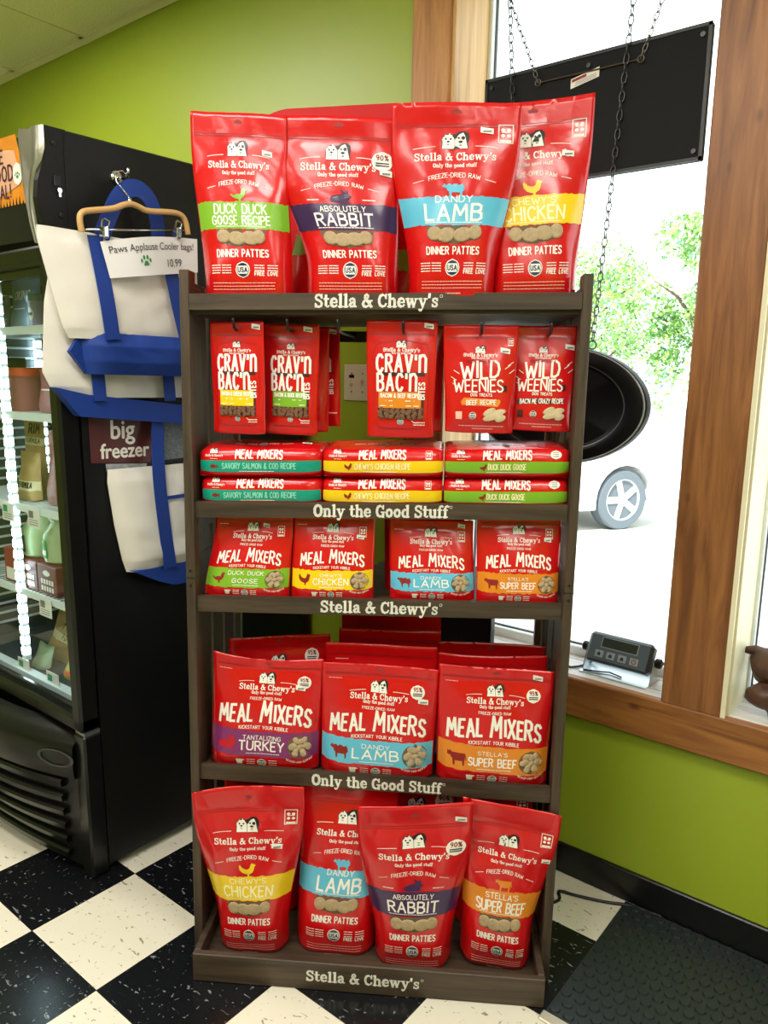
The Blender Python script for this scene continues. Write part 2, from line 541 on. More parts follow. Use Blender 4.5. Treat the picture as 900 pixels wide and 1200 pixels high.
# animal outlines in a unit box, centred on 0
def _o(t):
    return [tuple(float(c) for c in p.split(',')) for p in t.split()]
ANIMAL = {
    'chicken': _o("-.45,.35 -.38,.42 -.2,.12 .0,.08 .12,.2 .16,.42 .2,.52 .3,.5 .36,.42 .44,.36 .36,.32 .34,.1 .28,-.15 .1,-.3 .08,-.5 .0,-.5 .0,-.32 -.12,-.3 -.3,-.18 -.42,.05"),
    'sheep': _o("-.5,.22 -.42,.34 -.3,.3 -.22,.36 -.1,.3 .05,.36 .2,.3 .34,.34 .42,.2 .44,-.05 .36,-.16 .34,-.5 .27,-.5 .25,-.2 -.1,-.2 -.12,-.5 -.19,-.5 -.22,-.18 -.3,-.06 -.34,.1 -.46,.1"),
    'rabbit': _o("-.5,-.2 -.42,.0 -.2,.12 .05,.16 .15,.2 .0,.5 .1,.5 .24,.3 .3,.5 .38,.46 .36,.2 .5,.05 .48,-.06 .36,-.12 .34,-.3 .44,-.4 .1,-.4 -.3,-.4 -.46,-.36"),
    'duck': _o("-.5,.08 -.3,.0 -.05,.04 .12,.1 .16,.34 .24,.46 .36,.42 .5,.34 .36,.28 .34,.0 .26,-.2 .1,-.28 .12,-.44 .2,-.5 .0,-.5 .02,-.3 -.2,-.26 -.38,-.12"),
    'cow': _o("-.5,.1 -.5,.34 -.42,.3 -.4,.36 -.32,.34 -.2,.28 .3,.3 .44,.26 .5,-.1 .46,-.14 .42,.1 .4,-.15 .38,-.5 .3,-.5 .28,-.18 -.08,-.2 -.12,-.5 -.2,-.5 -.22,-.12 -.32,.0 -.36,.1"),
    'fish': _o("-.5,.0 -.3,.2 .0,.26 .25,.12 .5,.28 .44,.0 .5,-.28 .25,-.12 .0,-.26 -.3,-.2"),
}

def clear_text(text, size, bold=0.0, shear=0.0):
    """plain sans lettering from the built-in typeface as (verts, faces) in the xy plane, centred"""
    cu = bpy.data.curves.new('lettering_outline', 'FONT')
    cu.body = text
    cu.size = size
    cu.offset = bold
    cu.shear = shear
    cu.align_x = 'CENTER'
    ob = bpy.data.objects.new('lettering_outline', cu)
    COL.objects.link(ob)
    bpy.context.view_layer.update()
    me = ob.to_mesh()
    vs = [tuple(v.co) for v in me.vertices]
    fs = [tuple(p.vertices) for p in me.polygons]
    ob.to_mesh_clear()
    bpy.data.objects.remove(ob)
    bpy.data.curves.remove(cu)
    return vs, fs
# ---------------------------------------------------------------- the room
WALL = 1.95
green = mat('lime_wall_paint', (155, 172, 44), rough=0.42, bump=0.05, bscale=60)
XL, XR, YB = -4.7, 2.6, -3.6
W1 = (-1.321, -0.589); W2 = (-0.441, 1.3); SILL, HEADZ = 0.613, 2.62
TH = 0.20
wb = MB()
wb.box(XL, W1[0], WALL, WALL + TH, 0, CEIL)
wb.box(W1[0], W1[1], WALL, WALL + TH, 0, SILL - .02)
wb.box(W1[1], W2[0], WALL, WALL + TH, 0, CEIL)
wb.box(W2[0], W2[1], WALL, WALL + TH, 0, SILL - .02)
wb.box(W1[0], W1[1], WALL, WALL + TH, HEADZ, CEIL)
wb.box(W2[0], W2[1], WALL, WALL + TH, HEADZ, CEIL)
wb.box(W2[1], XR, WALL, WALL + TH, 0, CEIL)
structure(wb.build('wall_back', green))
structure(MB().box(XL - .15, XL, YB, WALL + TH, 0, CEIL).build('wall_left', green))
structure(MB().box(XR, XR + .15, YB, WALL + TH, 0, CEIL).build('wall_right', green))
structure(MB().box(XL - .15, XR + .15, YB - .15, YB, 0, CEIL).build('wall_front', green))

def floor_material():
    mt = bpy.data.materials.new('checkered_vinyl_tile')
    mt.use_nodes = True
    nt = mt.node_tree; L = nt.links
    b = nt.nodes['Principled BSDF']
    tc = nt.nodes.new('ShaderNodeTexCoord')
    mp = nt.nodes.new('ShaderNodeMapping')
    k = 1 / 0.3048
    mp.inputs['Location'].default_value = (1.788 * k + 1, -0.8194 * k, 0.5)
    mp.inputs['Scale'].default_value = (k, k, 0.0)
    L.new(tc.outputs['Object'], mp.inputs['Vector'])
    ch = nt.nodes.new('ShaderNodeTexChecker')
    ch.inputs['Scale'].default_value = 1.0
    ch.inputs['Color1'].default_value = (0, 0, 0, 1)
    ch.inputs['Color2'].default_value = (1, 1, 1, 1)
    L.new(mp.outputs['Vector'], ch.inputs['Vector'])
    # flecks pressed into the tile
    def fleck(scale, stretch, thr, seed):
        m2 = nt.nodes.new('ShaderNodeMapping')
        m2.inputs['Scale'].default_value = (stretch, 1.0, 1.0)
        m2.inputs['Location'].default_value = (seed, seed * 2.3, 0)
        m2.inputs['Rotation'].default_value = (0, 0, seed * 1.7)
        L.new(tc.outputs['Object'], m2.inputs['Vector'])
        n = nt.nodes.new('ShaderNodeTexNoise')
        n.inputs['Scale'].default_value = scale
        n.inputs['Detail'].default_value = 2.5
        n.inputs['Distortion'].default_value = 0.8
        L.new(m2.outputs['Vector'], n.inputs['Vector'])
        r = nt.nodes.new('ShaderNodeMapRange')
        r.inputs['From Min'].default_value = thr
        r.inputs['From Max'].default_value = thr + 0.03
        L.new(n.outputs['Fac'], r.inputs['Value'])
        return r.outputs['Result']
    f1 = fleck(70, 0.45, 0.66, 3.1)
    f2 = fleck(60, 2.2, 0.685, 7.7)
    mxs = nt.nodes.new('ShaderNodeMath'); mxs.operation = 'MAXIMUM'
    L.new(f1, mxs.inputs[0]); L.new(f2, mxs.inputs[1])
    def mixc(fac, c1, c2):
        mx = nt.nodes.new('ShaderNodeMix'); mx.data_type = 'RGBA'
        L.new(fac, mx.inputs[0])
        for i, c in ((6, c1), (7, c2)):
            if isinstance(c, tuple):
                mx.inputs[i].default_value = (*lin(c), 1)
            else:
                L.new(c, mx.inputs[i])
        return mx.outputs[2]
    white = mixc(mxs.outputs[0], (226, 218, 200), (150, 138, 118))
    black = mixc(mxs.outputs[0], (17, 18, 21), (120, 122, 124))
    col = mixc(ch.outputs['Fac'], black, white)
    # thin dark joints
    sep = nt.nodes.new('ShaderNodeSeparateXYZ'); L.new(mp.outputs['Vector'], sep.inputs[0])
    js = []
    for ax in ('X', 'Y'):
        fr = nt.nodes.new('ShaderNodeMath'); fr.operation = 'PINGPONG'; fr.inputs[1].default_value = 0.5
        L.new(sep.outputs[ax], fr.inputs[0])
        lt = nt.nodes.new('ShaderNodeMath'); lt.operation = 'LESS_THAN'; lt.inputs[1].default_value = 0.0035
        L.new(fr.outputs[0], lt.inputs[0]); js.append(lt.outputs[0])
    jm = nt.nodes.new('ShaderNodeMath'); jm.operation = 'MAXIMUM'
    L.new(js[0], jm.inputs[0]); L.new(js[1], jm.inputs[1])
    col = mixc(jm.outputs[0], col, (40, 38, 36))
    L.new(col, b.inputs['Base Color'])
    b.inputs['Roughness'].default_value = 0.22
    n = nt.nodes.new('ShaderNodeTexNoise'); n.inputs['Scale'].default_value = 6
    L.new(tc.outputs['Object'], n.inputs['Vector'])
    bp = nt.nodes.new('ShaderNodeBump'); bp.inputs['Strength'].default_value = 0.06; bp.inputs['Distance'].default_value = 0.01
    L.new(n.outputs['Fac'], bp.inputs['Height']); L.new(bp.outputs['Normal'], b.inputs['Normal'])
    return mt
structure(MB().box(XL, XR, YB, WALL, -0.06, 0).build('floor', floor_material()))

tile_m = mat('ceiling_tile', (240, 236, 214), rough=0.9, bump=0.6, bscale=160, vary=0.10, vscale=140)
tbar_m = mat('ceiling_grid_bar', (236, 232, 210), rough=0.5)
cb = MB()
cb.box(XL, XR, YB, WALL, CEIL, CEIL + .05, 0)
x = -3.25
while x > XL: x -= .61
x += .61
while x < XR:
    cb.box(x - .012, x + .012, YB, WALL, CEIL - .004, CEIL + .001, 1); x += .61
y = WALL - 0.022
cb.box(XL, XR, y, WALL, CEIL - .004, CEIL + .001, 1)
y -= 1.22
while y > YB:
    cb.box(XL, XR, y - .012, y + .012, CEIL - .0045, CEIL + .001, 1); y -= 1.22
cb.box(XL, XR, WALL - .004, WALL, CEIL - .03, CEIL, 1)
structure(cb.build('ceiling', [tile_m, tbar_m]))

structure(MB().box(XL, XR, WALL - .014, WALL, 0, .092, bev=.003).build('baseboard_back', mat('black_vinyl_base', (14, 14, 15), rough=0.35)))

# wood around the windows
oak_c = wood('honey_casing_wood', (150, 92, 42), (204, 146, 80), 'z', 7, 12)
oak = wood('warm_post_wood', (112, 66, 34), (166, 108, 60), 'z', 7, 12, knots=True)
oak_l = wood('pale_jamb_wood', (190, 142, 84), (232, 190, 128), 'z', 6, 12)
oak_h = wood('warm_apron_wood', (120, 70, 32), (172, 112, 56), 'x', 7, 12, knots=True)
plank_m = wood('grey_sill_planks', (196, 190, 186), (226, 222, 218), 'x', 6, 14)
cream = mat('cream_jamb_paint', (232, 222, 190), rough=0.5, vary=.05)
vinyl = mat('white_window_vinyl', (236, 240, 240), rough=0.35)
FR = WALL - .028
structure(MB().box(-1.458, W1[0], FR, WALL + .001, SILL - .11, CEIL - .01, bev=.004).build('trim_1', oak_c))
structure(MB().box(W1[1], W2[0], FR, WALL + TH, SILL + .0, CEIL - .01, bev=.004).build('trim_2', oak))
structure(MB().box(-1.458, W2[1] + .13, FR - .002, WALL + .001, SILL - .112, SILL + .002, bev=.004).build('trim_3', oak_h))
jb = MB()
jb.box(W1[0] - .002, W1[0] + .012, WALL - .02, WALL + TH - .02, SILL, HEADZ, 0)
jb.box(W1[1] - .014, W1[1] + .001, WALL + .03, WALL + TH - .02, SILL, HEADZ, 0)
structure(jb.build('trim_4', oak_l))
jc = MB()
jc.box(W2[0] - .001, W2[0] + .010, WALL - .027, WALL - .018, SILL + .002, HEADZ, 0)
jc.box(W2[0] - .001, W2[0] + .014, WALL - .006, WALL + TH - .03, SILL, HEADZ, 0)
structure(jc.build('trim_5', cream))
structure(MB().box(W2[1], W2[1] + .13, FR, WALL + .001, SILL, CEIL - .01, bev=.004).build('trim_6', oak))
structure(MB().box(-1.458, W2[1] + .13, FR, WALL + .001, HEADZ, HEADZ + .13, bev=.004).build('trim_7', oak_h))
sl = MB()
for i in range(3):
    y0 = WALL - .024 + i * .074
    sl.box(W1[0], W1[1], y0, y0 + .071, SILL - .018, SILL, bev=.002)
    sl.box(W2[0], W2[1], y0, y0 + .071, SILL - .018, SILL, bev=.002)
structure(sl.build('trim_8', plank_m))
gl = glass_mat()
for i, (a, c) in enumerate((W1, W2), 1):
    f = MB()
    y0, y1 = WALL + TH - .045, WALL + TH + .02
    f.box(a, a + .022, y0, y1, SILL - .01, HEADZ, bev=.003)
    f.box(c - .022, c, y0, y1, SILL - .01, HEADZ, bev=.003)
    f.box(a, c, y0, y1, SILL - .02, SILL + .028, bev=.003)
    f.box(a, c, y0, y1, HEADZ - .03, HEADZ, bev=.003)
    w = structure(f.build('window_%d' % i, vinyl))
    MB().box(a + .02, c - .02, y0 + .03, y0 + .036, SILL + .02, HEADZ - .02).build('glass_pane', gl, w)
    MB().box(a + .018, a + .025, y0 + .02, y0 + .03, SILL + .02, HEADZ - .02).box(a + .018, c - .02, y0 + .02, y0 + .03, SILL + .02, SILL + .032).build('glazing_gasket', mat('dark_gasket', (60, 62, 64), rough=.6), w)
# ---------------------------------------------------------------- pouches of pet food
RACK_RZ = radians(34.25)
RACK_LOC = Vector((-0.9908, 1.2172, 0.0))
RACK_M = Matrix.Translation(RACK_LOC) @ Matrix.Rotation(RACK_RZ, 4, 'Z')

red = mat('glossy_red_pouch', (204, 13, 19), rough=0.24, coat=0.3, bump=0.28, bscale=38)
white_ink = mat('white_ink', (244, 238, 230), rough=0.4)
pale_ink = mat('pale_pink_ink', (240, 190, 178), rough=0.4)
black_ink = mat('black_ink', (22, 18, 20), rough=0.4)
navy_ink = mat('navy_ink', (34, 44, 84), rough=0.4)
dark_red_ink = mat('dark_red_ink', (140, 22, 20), rough=0.4)
paper = mat('price_label_paper', (238, 236, 230), rough=0.7)
grey_ink = mat('grey_print', (120, 118, 116), rough=0.6)
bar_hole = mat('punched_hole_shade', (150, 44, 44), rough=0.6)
INK = {'green': mat('green_band_ink', (124, 176, 44), rough=.3, coat=.2), 'purple': mat('purple_band_ink', (58, 30, 78), rough=.3, coat=.2),
       'blue': mat('sky_blue_band_ink', (96, 184, 216), rough=.3, coat=.2), 'yellow': mat('yellow_band_ink', (240, 200, 22), rough=.3, coat=.2),
       'orange': mat('amber_band_ink', (222, 132, 34), rough=.3, coat=.2), 'violet': mat('violet_band_ink', (128, 44, 104), rough=.3, coat=.2),
       'teal': mat('teal_band_ink', (10, 150, 128), rough=.3, coat=.2), 'brown': mat('dark_maroon_ink', (70, 16, 20), rough=.35)}
food_dark = mat('shaded_bag_interior', (104, 84, 62), rough=.7)
patty_m = mat('freeze_dried_patty', (176, 152, 118), rough=.8, bump=.5, bscale=260, vary=.12, vscale=120)
bits_m = mat('brown_crunchy_bits', (112, 78, 54), rough=.8, bump=.6, bscale=300, vary=.2, vscale=150)

class Surf:
    """the face of a pouch: rows of points over (a, b) in 0..1, read back bilinearly for anything printed on it"""
    def __init__(s, rows, Wref, Href):
        s.rows = rows
        s.nb, s.na = len(rows) - 1, len(rows[0]) - 1
        s.W, s.H = Wref, Href
        R = rows
        s.nrm = []
        for j in range(s.nb + 1):
            l = []
            for i in range(s.na + 1):
                du = R[j][min(i + 1, s.na)] - R[j][max(i - 1, 0)]
                dv = R[min(j + 1, s.nb)][i] - R[max(j - 1, 0)][i]
                n = du.cross(dv)
                l.append(n.normalized() if n.length > 1e-12 else Vector((0, -1, 0)))
            s.nrm.append(l)
    def at(s, a, b, off):
        u = min(max(a, 0), 1) * s.na
        v = min(max(b, 0), 1) * s.nb
        i, j = min(int(u), s.na - 1), min(int(v), s.nb - 1)
        fu, fv = u - i, v - j
        def bl(g):
            return (g[j][i] * (1 - fu) + g[j][i + 1] * fu) * (1 - fv) + (g[j + 1][i] * (1 - fu) + g[j + 1][i + 1] * fu) * fv
        return bl(s.rows) + bl(s.nrm) * off
    def fmap(s, X, Y, off):
        return s.at(.5 + X / s.W, Y / s.H, off)

def sstep(x, a, b):
    t = min(max((x - a) / (b - a), 0), 1)
    return t * t * (3 - 2 * t)

def pouch_surface(TL, TR, BL, BR, yb, yt, d_f, d_b, seed, yaw=0.0, wrinkle=.0035, taper=(.15, .8), seal=.88, low=.8, sag=0.0,
                  na=30, nb=40, wave=.004, corner=.006):
    """standing pouch between four measured corners (x, z): front and back rows"""
    front, back = [], []
    sv = Vector((seed * 3.7, seed * 1.3, seed * 7.1))
    for j in range(nb + 1):
        b = j / nb
        sx = sstep(b, *taper)
        xl = BL[0] + (TL[0] - BL[0]) * sx
        xr = BR[0] + (TR[0] - BR[0]) * sx
        zl = BL[1] + (TL[1] - BL[1]) * b
        zr = BR[1] + (TR[1] - BR[1]) * b
        t = b / seal
        f = (1 - t ** 1.9) ** .85 if t < 1 else 0.0
        f *= low + (1 - low) * sstep(b, 0, .16)
        rf, rb = [], []
        for i in range(na + 1):
            a = i / na
            s = abs(2 * a - 1) / .965
            pw = 2.5 + 3.5 * (1 - sstep(b, .0, .45))
            c = (1 - s ** pw) ** .68 if s < 1 else 0.0
            x = xl + (xr - xl) * a
            z = zl + (zr - zl) * a + corner * abs(2 * a - 1) ** 4 * (1 - b) ** 8
            z -= sag * (1 - (2 * a - 1) ** 2) * b ** 6
            y0 = yb + (yt - yb) * b + yaw * (a - .5)
            y0 += wave * sin(a * 5.2 + seed) * b ** 3
            p = Vector((x * 9, z * 6, 0)) + sv
            w = noise.noise(p) * 1.1 + noise.noise(p * 2.3 + sv) * .6 + abs(noise.noise(Vector((x * 22 + z * 12, z * 9 - x * 6, seed)))) * .9
            msk = min(1, c * 1.5) * (.35 + .65 * min(1, f * 1.6)) * (1 - .55 * sstep(.35, .15, .5) * 0)
            up = .6 + 1.0 * sstep(b, .45, .8)
            rf.append(Vector((x, y0 - d_f * f * c + w * wrinkle * msk * up, z)))
            rb.append(Vector((x, y0 + d_b * f * c + .0012, z)))
        front.append(rf)
        back.append(rb)
    return front, back

def flat_surface(x0, x1, y, z, h, depth, seed, lift=0.0, na=30):
    """pouch lying on its back with the wide bottom gusset facing out"""
    prof = [(.010, .001), (.003, .006), (.0, .016), (-.001, h * .5), (.001, h - .014), (.006, h - .005), (.016, h), (.03, h + .0015),
            (.055, h + .006), (.09, h + .010), (.13, h + .010), (.17, h + .002), (.21, h - .016), (depth, h - .04)]
    rows = []
    pts = [prof[0]]
    for (a0, b0), (a1, b1) in zip(prof, prof[1:]):
        n = max(1, int(math.hypot(a1 - a0, b1 - b0) / .006))
        for k in range(1, n + 1):
            pts.append((a0 + (a1 - a0) * k / n, b0 + (b1 - b0) * k / n))
    L = [0]
    for p, q in zip(pts, pts[1:]):
        L.append(L[-1] + math.hypot(q[0] - p[0], q[1] - p[1]))
    tot = L[-1]
    # even spacing along the profile
    N = 44
    sv = Vector((seed * 2.1, seed * 5.3, seed))
    for j in range(N + 1):
        s = tot * j / N
        k = max(i for i in range(len(L)) if L[i] <= s + 1e-9)
        k = min(k, len(pts) - 2)
        f = (s - L[k]) / (L[k + 1] - L[k])
        py, pz = pts[k][0] + (pts[k + 1][0] - pts[k][0]) * f, pts[k][1] + (pts[k + 1][1] - pts[k][1]) * f
        r = []
        for i in range(na + 1):
            a = i / na
            u = 2 * a - 1
            x = x0 + (x1 - x0) * a
            edge = abs(u) ** 12
            bul = (1 - u * u)
            yy = y + py - .006 * bul + .012 * edge
            zc = h * .5
            zz = z + zc + (pz - zc) * (1 - .14 * edge) + lift * a
            w = noise.noise(Vector((x * 14, s * 18, 0)) + sv) * .0028 + noise.noise(Vector((x * 30, s * 26, 4)) + sv) * .0012
            r.append(Vector((x, yy + w, zz + w * (1 if s > h else .3))))
        rows.append(r)
    under = []
    for j in range(N + 1):
        r = []
        for i in range(na + 1):
            p = rows[j][i]
            r.append(Vector((p.x, p.y + .002, min(p.z, z + .001 + lift * i / na))))
        under.append(r)
    return rows, under, tot

class Bag:
    """collects the printed parts of one pouch and builds them under one Empty"""
    def __init__(s, surf, front, back, closed=True):
        s.s, s.fr, s.bk = surf, front, back
        s.parts = {}
        s.k, s.c = 1.0, 0.0          # print shift along the height: b' = k*b + c
    def P(s, name):
        return s.parts.setdefault(name, (MB(), []))
    def mi(s, name, m):
        mb, ms = s.P(name)
        if m not in ms:
            ms.append(m)
        return mb, ms.index(m)
    def fm(s, X, Y, off):
        return s.s.fmap(X, Y, off)
    def Y(s, b):
        return (s.k * b + s.c) * s.s.H
    # ---- printing
    def text(s, t, b, size, m=None, th=.14, x=0.0, part='product_lettering', off=.0009, **kw):
        m = m or white_ink
        mb, i = s.mi(part, m)
        return put_text(mb, t, x, s.Y(b), size, s.fm, th, off, i, **kw)
    def poly(s, pl, m, part, off=.0009, rows=8):
        mb, i = s.mi(part, m)
        fill(mb, pl, s.fm, off, i, rows)
    def line(s, pts, th, m, part='product_lettering', off=.0009):
        mb, i = s.mi(part, m)
        ribbons(mb, [(None, pts)], s.fm, th, off, i)
    def band(s, b0, b1, m, ragged=.0015, a0=.012, a1=.988, part='flavour_band', tilt=0.0):
        mb, i = s.mi(part, m)
        n, k = 36, 8
        rnd = random.Random(b0 * 100 + s.s.W)
        rows = []
        tops = [rnd.uniform(-1, 1) * ragged for _ in range(n + 1)]
        bots = [rnd.uniform(-1, 1) * ragged for _ in range(n + 1)]
        for j in range(k + 1):
            f = j / k
            r = []
            for q in range(n + 1):
                a = a0 + (a1 - a0) * q / n
                y0, y1 = s.Y(b0) + bots[q] + tilt * (a - .5), s.Y(b1) + tops[q] + tilt * (a - .5)
                r.append(s.s.at(a, (y0 + (y1 - y0) * f) / s.s.H, .0005))
            rows.append(r)
        mb.grid(rows, i)
    def dogs(s, X, b, w):
        """two cartoon dog heads side by side: a fluffy one and one with a dark ear and patch"""
        Y = s.Y(b)
        def pl(t, m, off, rows=6):
            s.poly(place(_o(t), X, Y, w), m, 'brand_logo', off, rows)
        pl("-.52,-.34 -.5,-.05 -.54,.08 -.44,.2 -.4,.3 -.3,.26 -.22,.34 -.1,.24 -.02,.26 .1,.36 .3,.4 .44,.34 .52,.12 .46,-.1 .5,-.34", black_ink, .0008, 10)
        pl("-.49,-.34 -.47,-.06 -.5,.08 -.41,.18 -.37,.27 -.3,.22 -.22,.3 -.12,.2 -.04,.06 -.02,-.34", white_ink, .0012, 10)
        pl("-.0,-.34 -.02,.04 .08,.24 .28,.33 .36,.16 .4,-.06 .46,-.34", white_ink, .0012, 10)
        pl(".3,.38 .46,.32 .52,.1 .45,-.04 .38,.1 .36,.24", black_ink, .0016, 5)
        pl("-.02,.22 .1,.36 .18,.3 .08,.2 .03,.05", black_ink, .0016, 5)
        for (x, y, rx, ry) in ((-.36, .07, .04, .05), (-.18, .07, .04, .05), (-.27, -.04, .06, .045), (.12, .1, .04, .05), (.28, .1, .075, .09), (.19, -.06, .085, .06), (-.27, -.16, .05, .02), (.19, -.2, .06, .025)):
            s.poly(place(ell(x, y, rx, ry, 8), X, Y, w), black_ink, 'brand_logo', .0017, 4)
    def brand(s, x, b, w, tag_b=None, line_b=None):
        """slab-serif wordmark with its arched rule and the small motto"""
        s.text("Stella & Chewy's", b, w * .104, font='S', x=x, width=w, part='brand_wordmark', arc=w * .006)
        if line_b:
            y = s.Y(line_b)
            for sg in (-1, 1):
                s.line([(x + sg * w * (.24 + .27 * t / 5), y - w * .02 * (t / 5) ** 2 * 1.4) for t in range(6)], w * .009, white_ink, 'brand_wordmark')
        if tag_b:
            s.text("Only the good stuff", tag_b, w * .054, font='S', x=x, width=w * .54, part='brand_wordmark')
    def smudge(s, x0, x1, b, th=.0012, m=None, seed=0):
        """line of print too small to read: a row of short dashes"""
        rnd = random.Random(seed + b * 31)
        x = x0
        while x < x1:
            l = rnd.uniform(.003, .009)
            s.line([(x, s.Y(b)), (min(x + l, x1), s.Y(b))], th, m or pale_ink, 'small_print')
            x += l + .0018
    def usa(s, x, b, r):
        Y = s.Y(b)
        s.poly(ell(x, Y, r, r, 20), white_ink, 'origin_badge', .0010, 8)
        s.poly(ell(x, Y, r * .88, r * .88, 20), navy_ink, 'origin_badge', .0014, 8)
        s.poly(ell(x, Y, r * .80, r * .80, 20), white_ink, 'origin_badge', .0018, 8)
        s.poly([p for p in ell(x, Y, r * .78, r * .78, 28) if p[1] > Y + r * .34], navy_ink, 'origin_badge', .0022, 4)
        s.poly([p for p in ell(x, Y, r * .78, r * .78, 28) if p[1] < Y - r * .38], navy_ink, 'origin_badge', .0022, 4)
        s.text("USA", (Y - r * .27 - s.c * s.s.H) / (s.k * s.s.H), r * .54, navy_ink, .24, x=x, part='origin_badge', off=.0022)
    def pct(s, x, b, r, t):
        Y = s.Y(b)
        s.poly(ell(x, Y, r, r, 22), white_ink, 'percent_badge', .0010, 8)
        bb = lambda y: (y - s.c * s.s.H) / (s.k * s.s.H)
        s.text(t, bb(Y + r * .12), r * .52, dark_red_ink, .2, x=x, part='percent_badge', off=.0015)
        for q in (-.2, -.45):
            s.line([(x - r * .6, Y + r * q), (x + r * .6, Y + r * q)], r * .14, black_ink, 'percent_badge', .0015)
    def recycle(s, x, b, w):
        Y = s.Y(b)
        h = w * 1.45
        for (x0, y0, x1, y1) in ((-1, -1, 1, -1), (1, -1, 1, 1), (1, 1, -1, 1), (-1, 1, -1, -1)):
            s.line([(x + x0 * w / 2, Y + y0 * h / 2), (x + x1 * w / 2, Y + y1 * h / 2)], w * .06, white_ink, 'pouch_emblem')
        for (dx, dy) in ((-.2, .22), (.2, .22), (-.2, -.1), (.2, -.1)):
            s.poly(ell(x + dx * w, Y + dy * h, w * .15, w * .15, 8), white_ink, 'pouch_emblem', .0009, 4)
        s.poly([(x - w * .4, Y - h * .46), (x + w * .4, Y - h * .46), (x + w * .4, Y - h * .34), (x - w * .4, Y - h * .34)], white_ink, 'pouch_emblem', .0009, 2)
        s.poly([(x - w * .3, Y + h * .08), (x + w * .3, Y + h * .08), (x + w * .3, Y + h * .13), (x - w * .3, Y + h * .13)], white_ink, 'pouch_emblem', .0009, 2)
    def sticker(s, x, b, w=.026, tilt=-.08):
        Y = s.Y(b)
        h = w * .62
        q = [(x - w / 2, Y - h / 2 - tilt * w / 2), (x + w / 2, Y - h / 2 + tilt * w / 2), (x + w / 2, Y + h / 2 + tilt * w / 2), (x - w / 2, Y + h / 2 - tilt * w / 2)]
        s.poly(q, paper, 'price_sticker', .0022, 4)
        for k in range(3):
            s.line([(x - w * .25 + k * w * .22, Y - h * .12), (x - w * .13 + k * w * .22, Y - h * .12 + tilt * w * .1)], h * .26, grey_ink, 'price_sticker', .0026)
    def hole(s, b, x=0.0, w=.022):
        Y = s.Y(b)
        s.poly(place(_o("-.5,.0 -.4,-.16 .4,-.16 .5,.0 .4,.16 .16,.16 .08,.3 -.08,.3 -.16,.16 -.4,.16"), x, Y, w), bar_hole, 'hang_hole', .0007, 4)
    def zip(s, b):
        for db in (0, .012):
            Y = s.Y(b + db)
            s.line([(-s.s.W * .46, Y), (s.s.W * .46, Y)], .0012, dark_red_ink, 'zip_line', .0006)
    def dome(s, x, b, rx, ry, h, m, part='food_window', rot=0.0):
        mb, i = s.mi(part, m)
        Y = s.Y(b)
        n = 12
        vs, fs = [], []
        for (k, hh) in ((1.0, 0.0), (.93, .8), (.78, 1.0)):
            for q in range(n):
                t = 2 * pi * q / n
                ex, ey = rx * k * cos(t), ry * k * sin(t)
                vs.append(s.fm(x + ex * cos(rot) - ey * sin(rot), Y + ex * sin(rot) + ey * cos(rot), .0012 + h * hh))
        vs.append(s.fm(x, Y, .0012 + h * 1.05))
        for r in range(2):
            for q in range(n):
                q2 = (q + 1) % n
                fs.append((r * n + q, r * n + q2, (r + 1) * n + q2, (r + 1) * n + q))
        for q in range(n):
            fs.append((2 * n + q, 2 * n + (q + 1) % n, 3 * n))
        mb.add(vs, fs, i)
    # ---- finish
    def finish(s, label, cat, group, pouch_mat=None, name='food_pouch'):
        base = s.s.rows[0][s.s.na // 2] * .5 + s.bk[0][s.s.na // 2] * .5
        root = thing(name, label, cat, RACK_M @ base, RACK_RZ, group)
        mb = MB()
        fr, bk = s.fr, s.bk
        nr, nc = len(fr), len(fr[0])
        mb.grid(fr)
        o = len(mb.v)
        mb.grid([r[::-1] for r in bk])
        N = nr * nc
        def F(j, i): return j * nc + i
        def K(j, i): return N + j * nc + (nc - 1 - i)
        fs = []
        for i in range(nc - 1):
            fs.append((F(0, i), K(0, i), K(0, i + 1), F(0, i + 1)))
            fs.append((F(nr - 1, i), F(nr - 1, i + 1), K(nr - 1, i + 1), K(nr - 1, i)))
        for j in range(nr - 1):
            fs.append((F(j, 0), F(j + 1, 0), K(j + 1, 0), K(j, 0)))
            fs.append((F(j, nc - 1), K(j, nc - 1), K(j + 1, nc - 1), F(j + 1, nc - 1)))
        mb.f += fs; mb.mi += [0] * len(fs)
        mb.v = [tuple(Vector(p) - base) for p in mb.v]
        mb.build('pouch', pouch_mat or red, root, smooth=True)
        for nm, (pb, ms) in s.parts.items():
            pb.v = [tuple(Vector(p) - base) for p in pb.v]
            pb.build(nm, ms, root, smooth=(nm in ('food_window', 'flavour_band')))
        return root

def standing(TL, TR, BL, BR, yb, yt, d_f, d_b, seed, **kw):
    fr, bk = pouch_surface(TL, TR, BL, BR, yb, yt, d_f, d_b, seed, **kw)
    W = (math.hypot(TR[0] - TL[0], TR[1] - TL[1]) + math.hypot(BR[0] - BL[0], BR[1] - BL[1])) / 2
    H = math.hypot((TL[0] + TR[0] - BL[0] - BR[0]) / 2, (TL[1] + TR[1] - BL[1] - BR[1]) / 2)
    return Bag(Surf(fr, W, H), fr, bk)

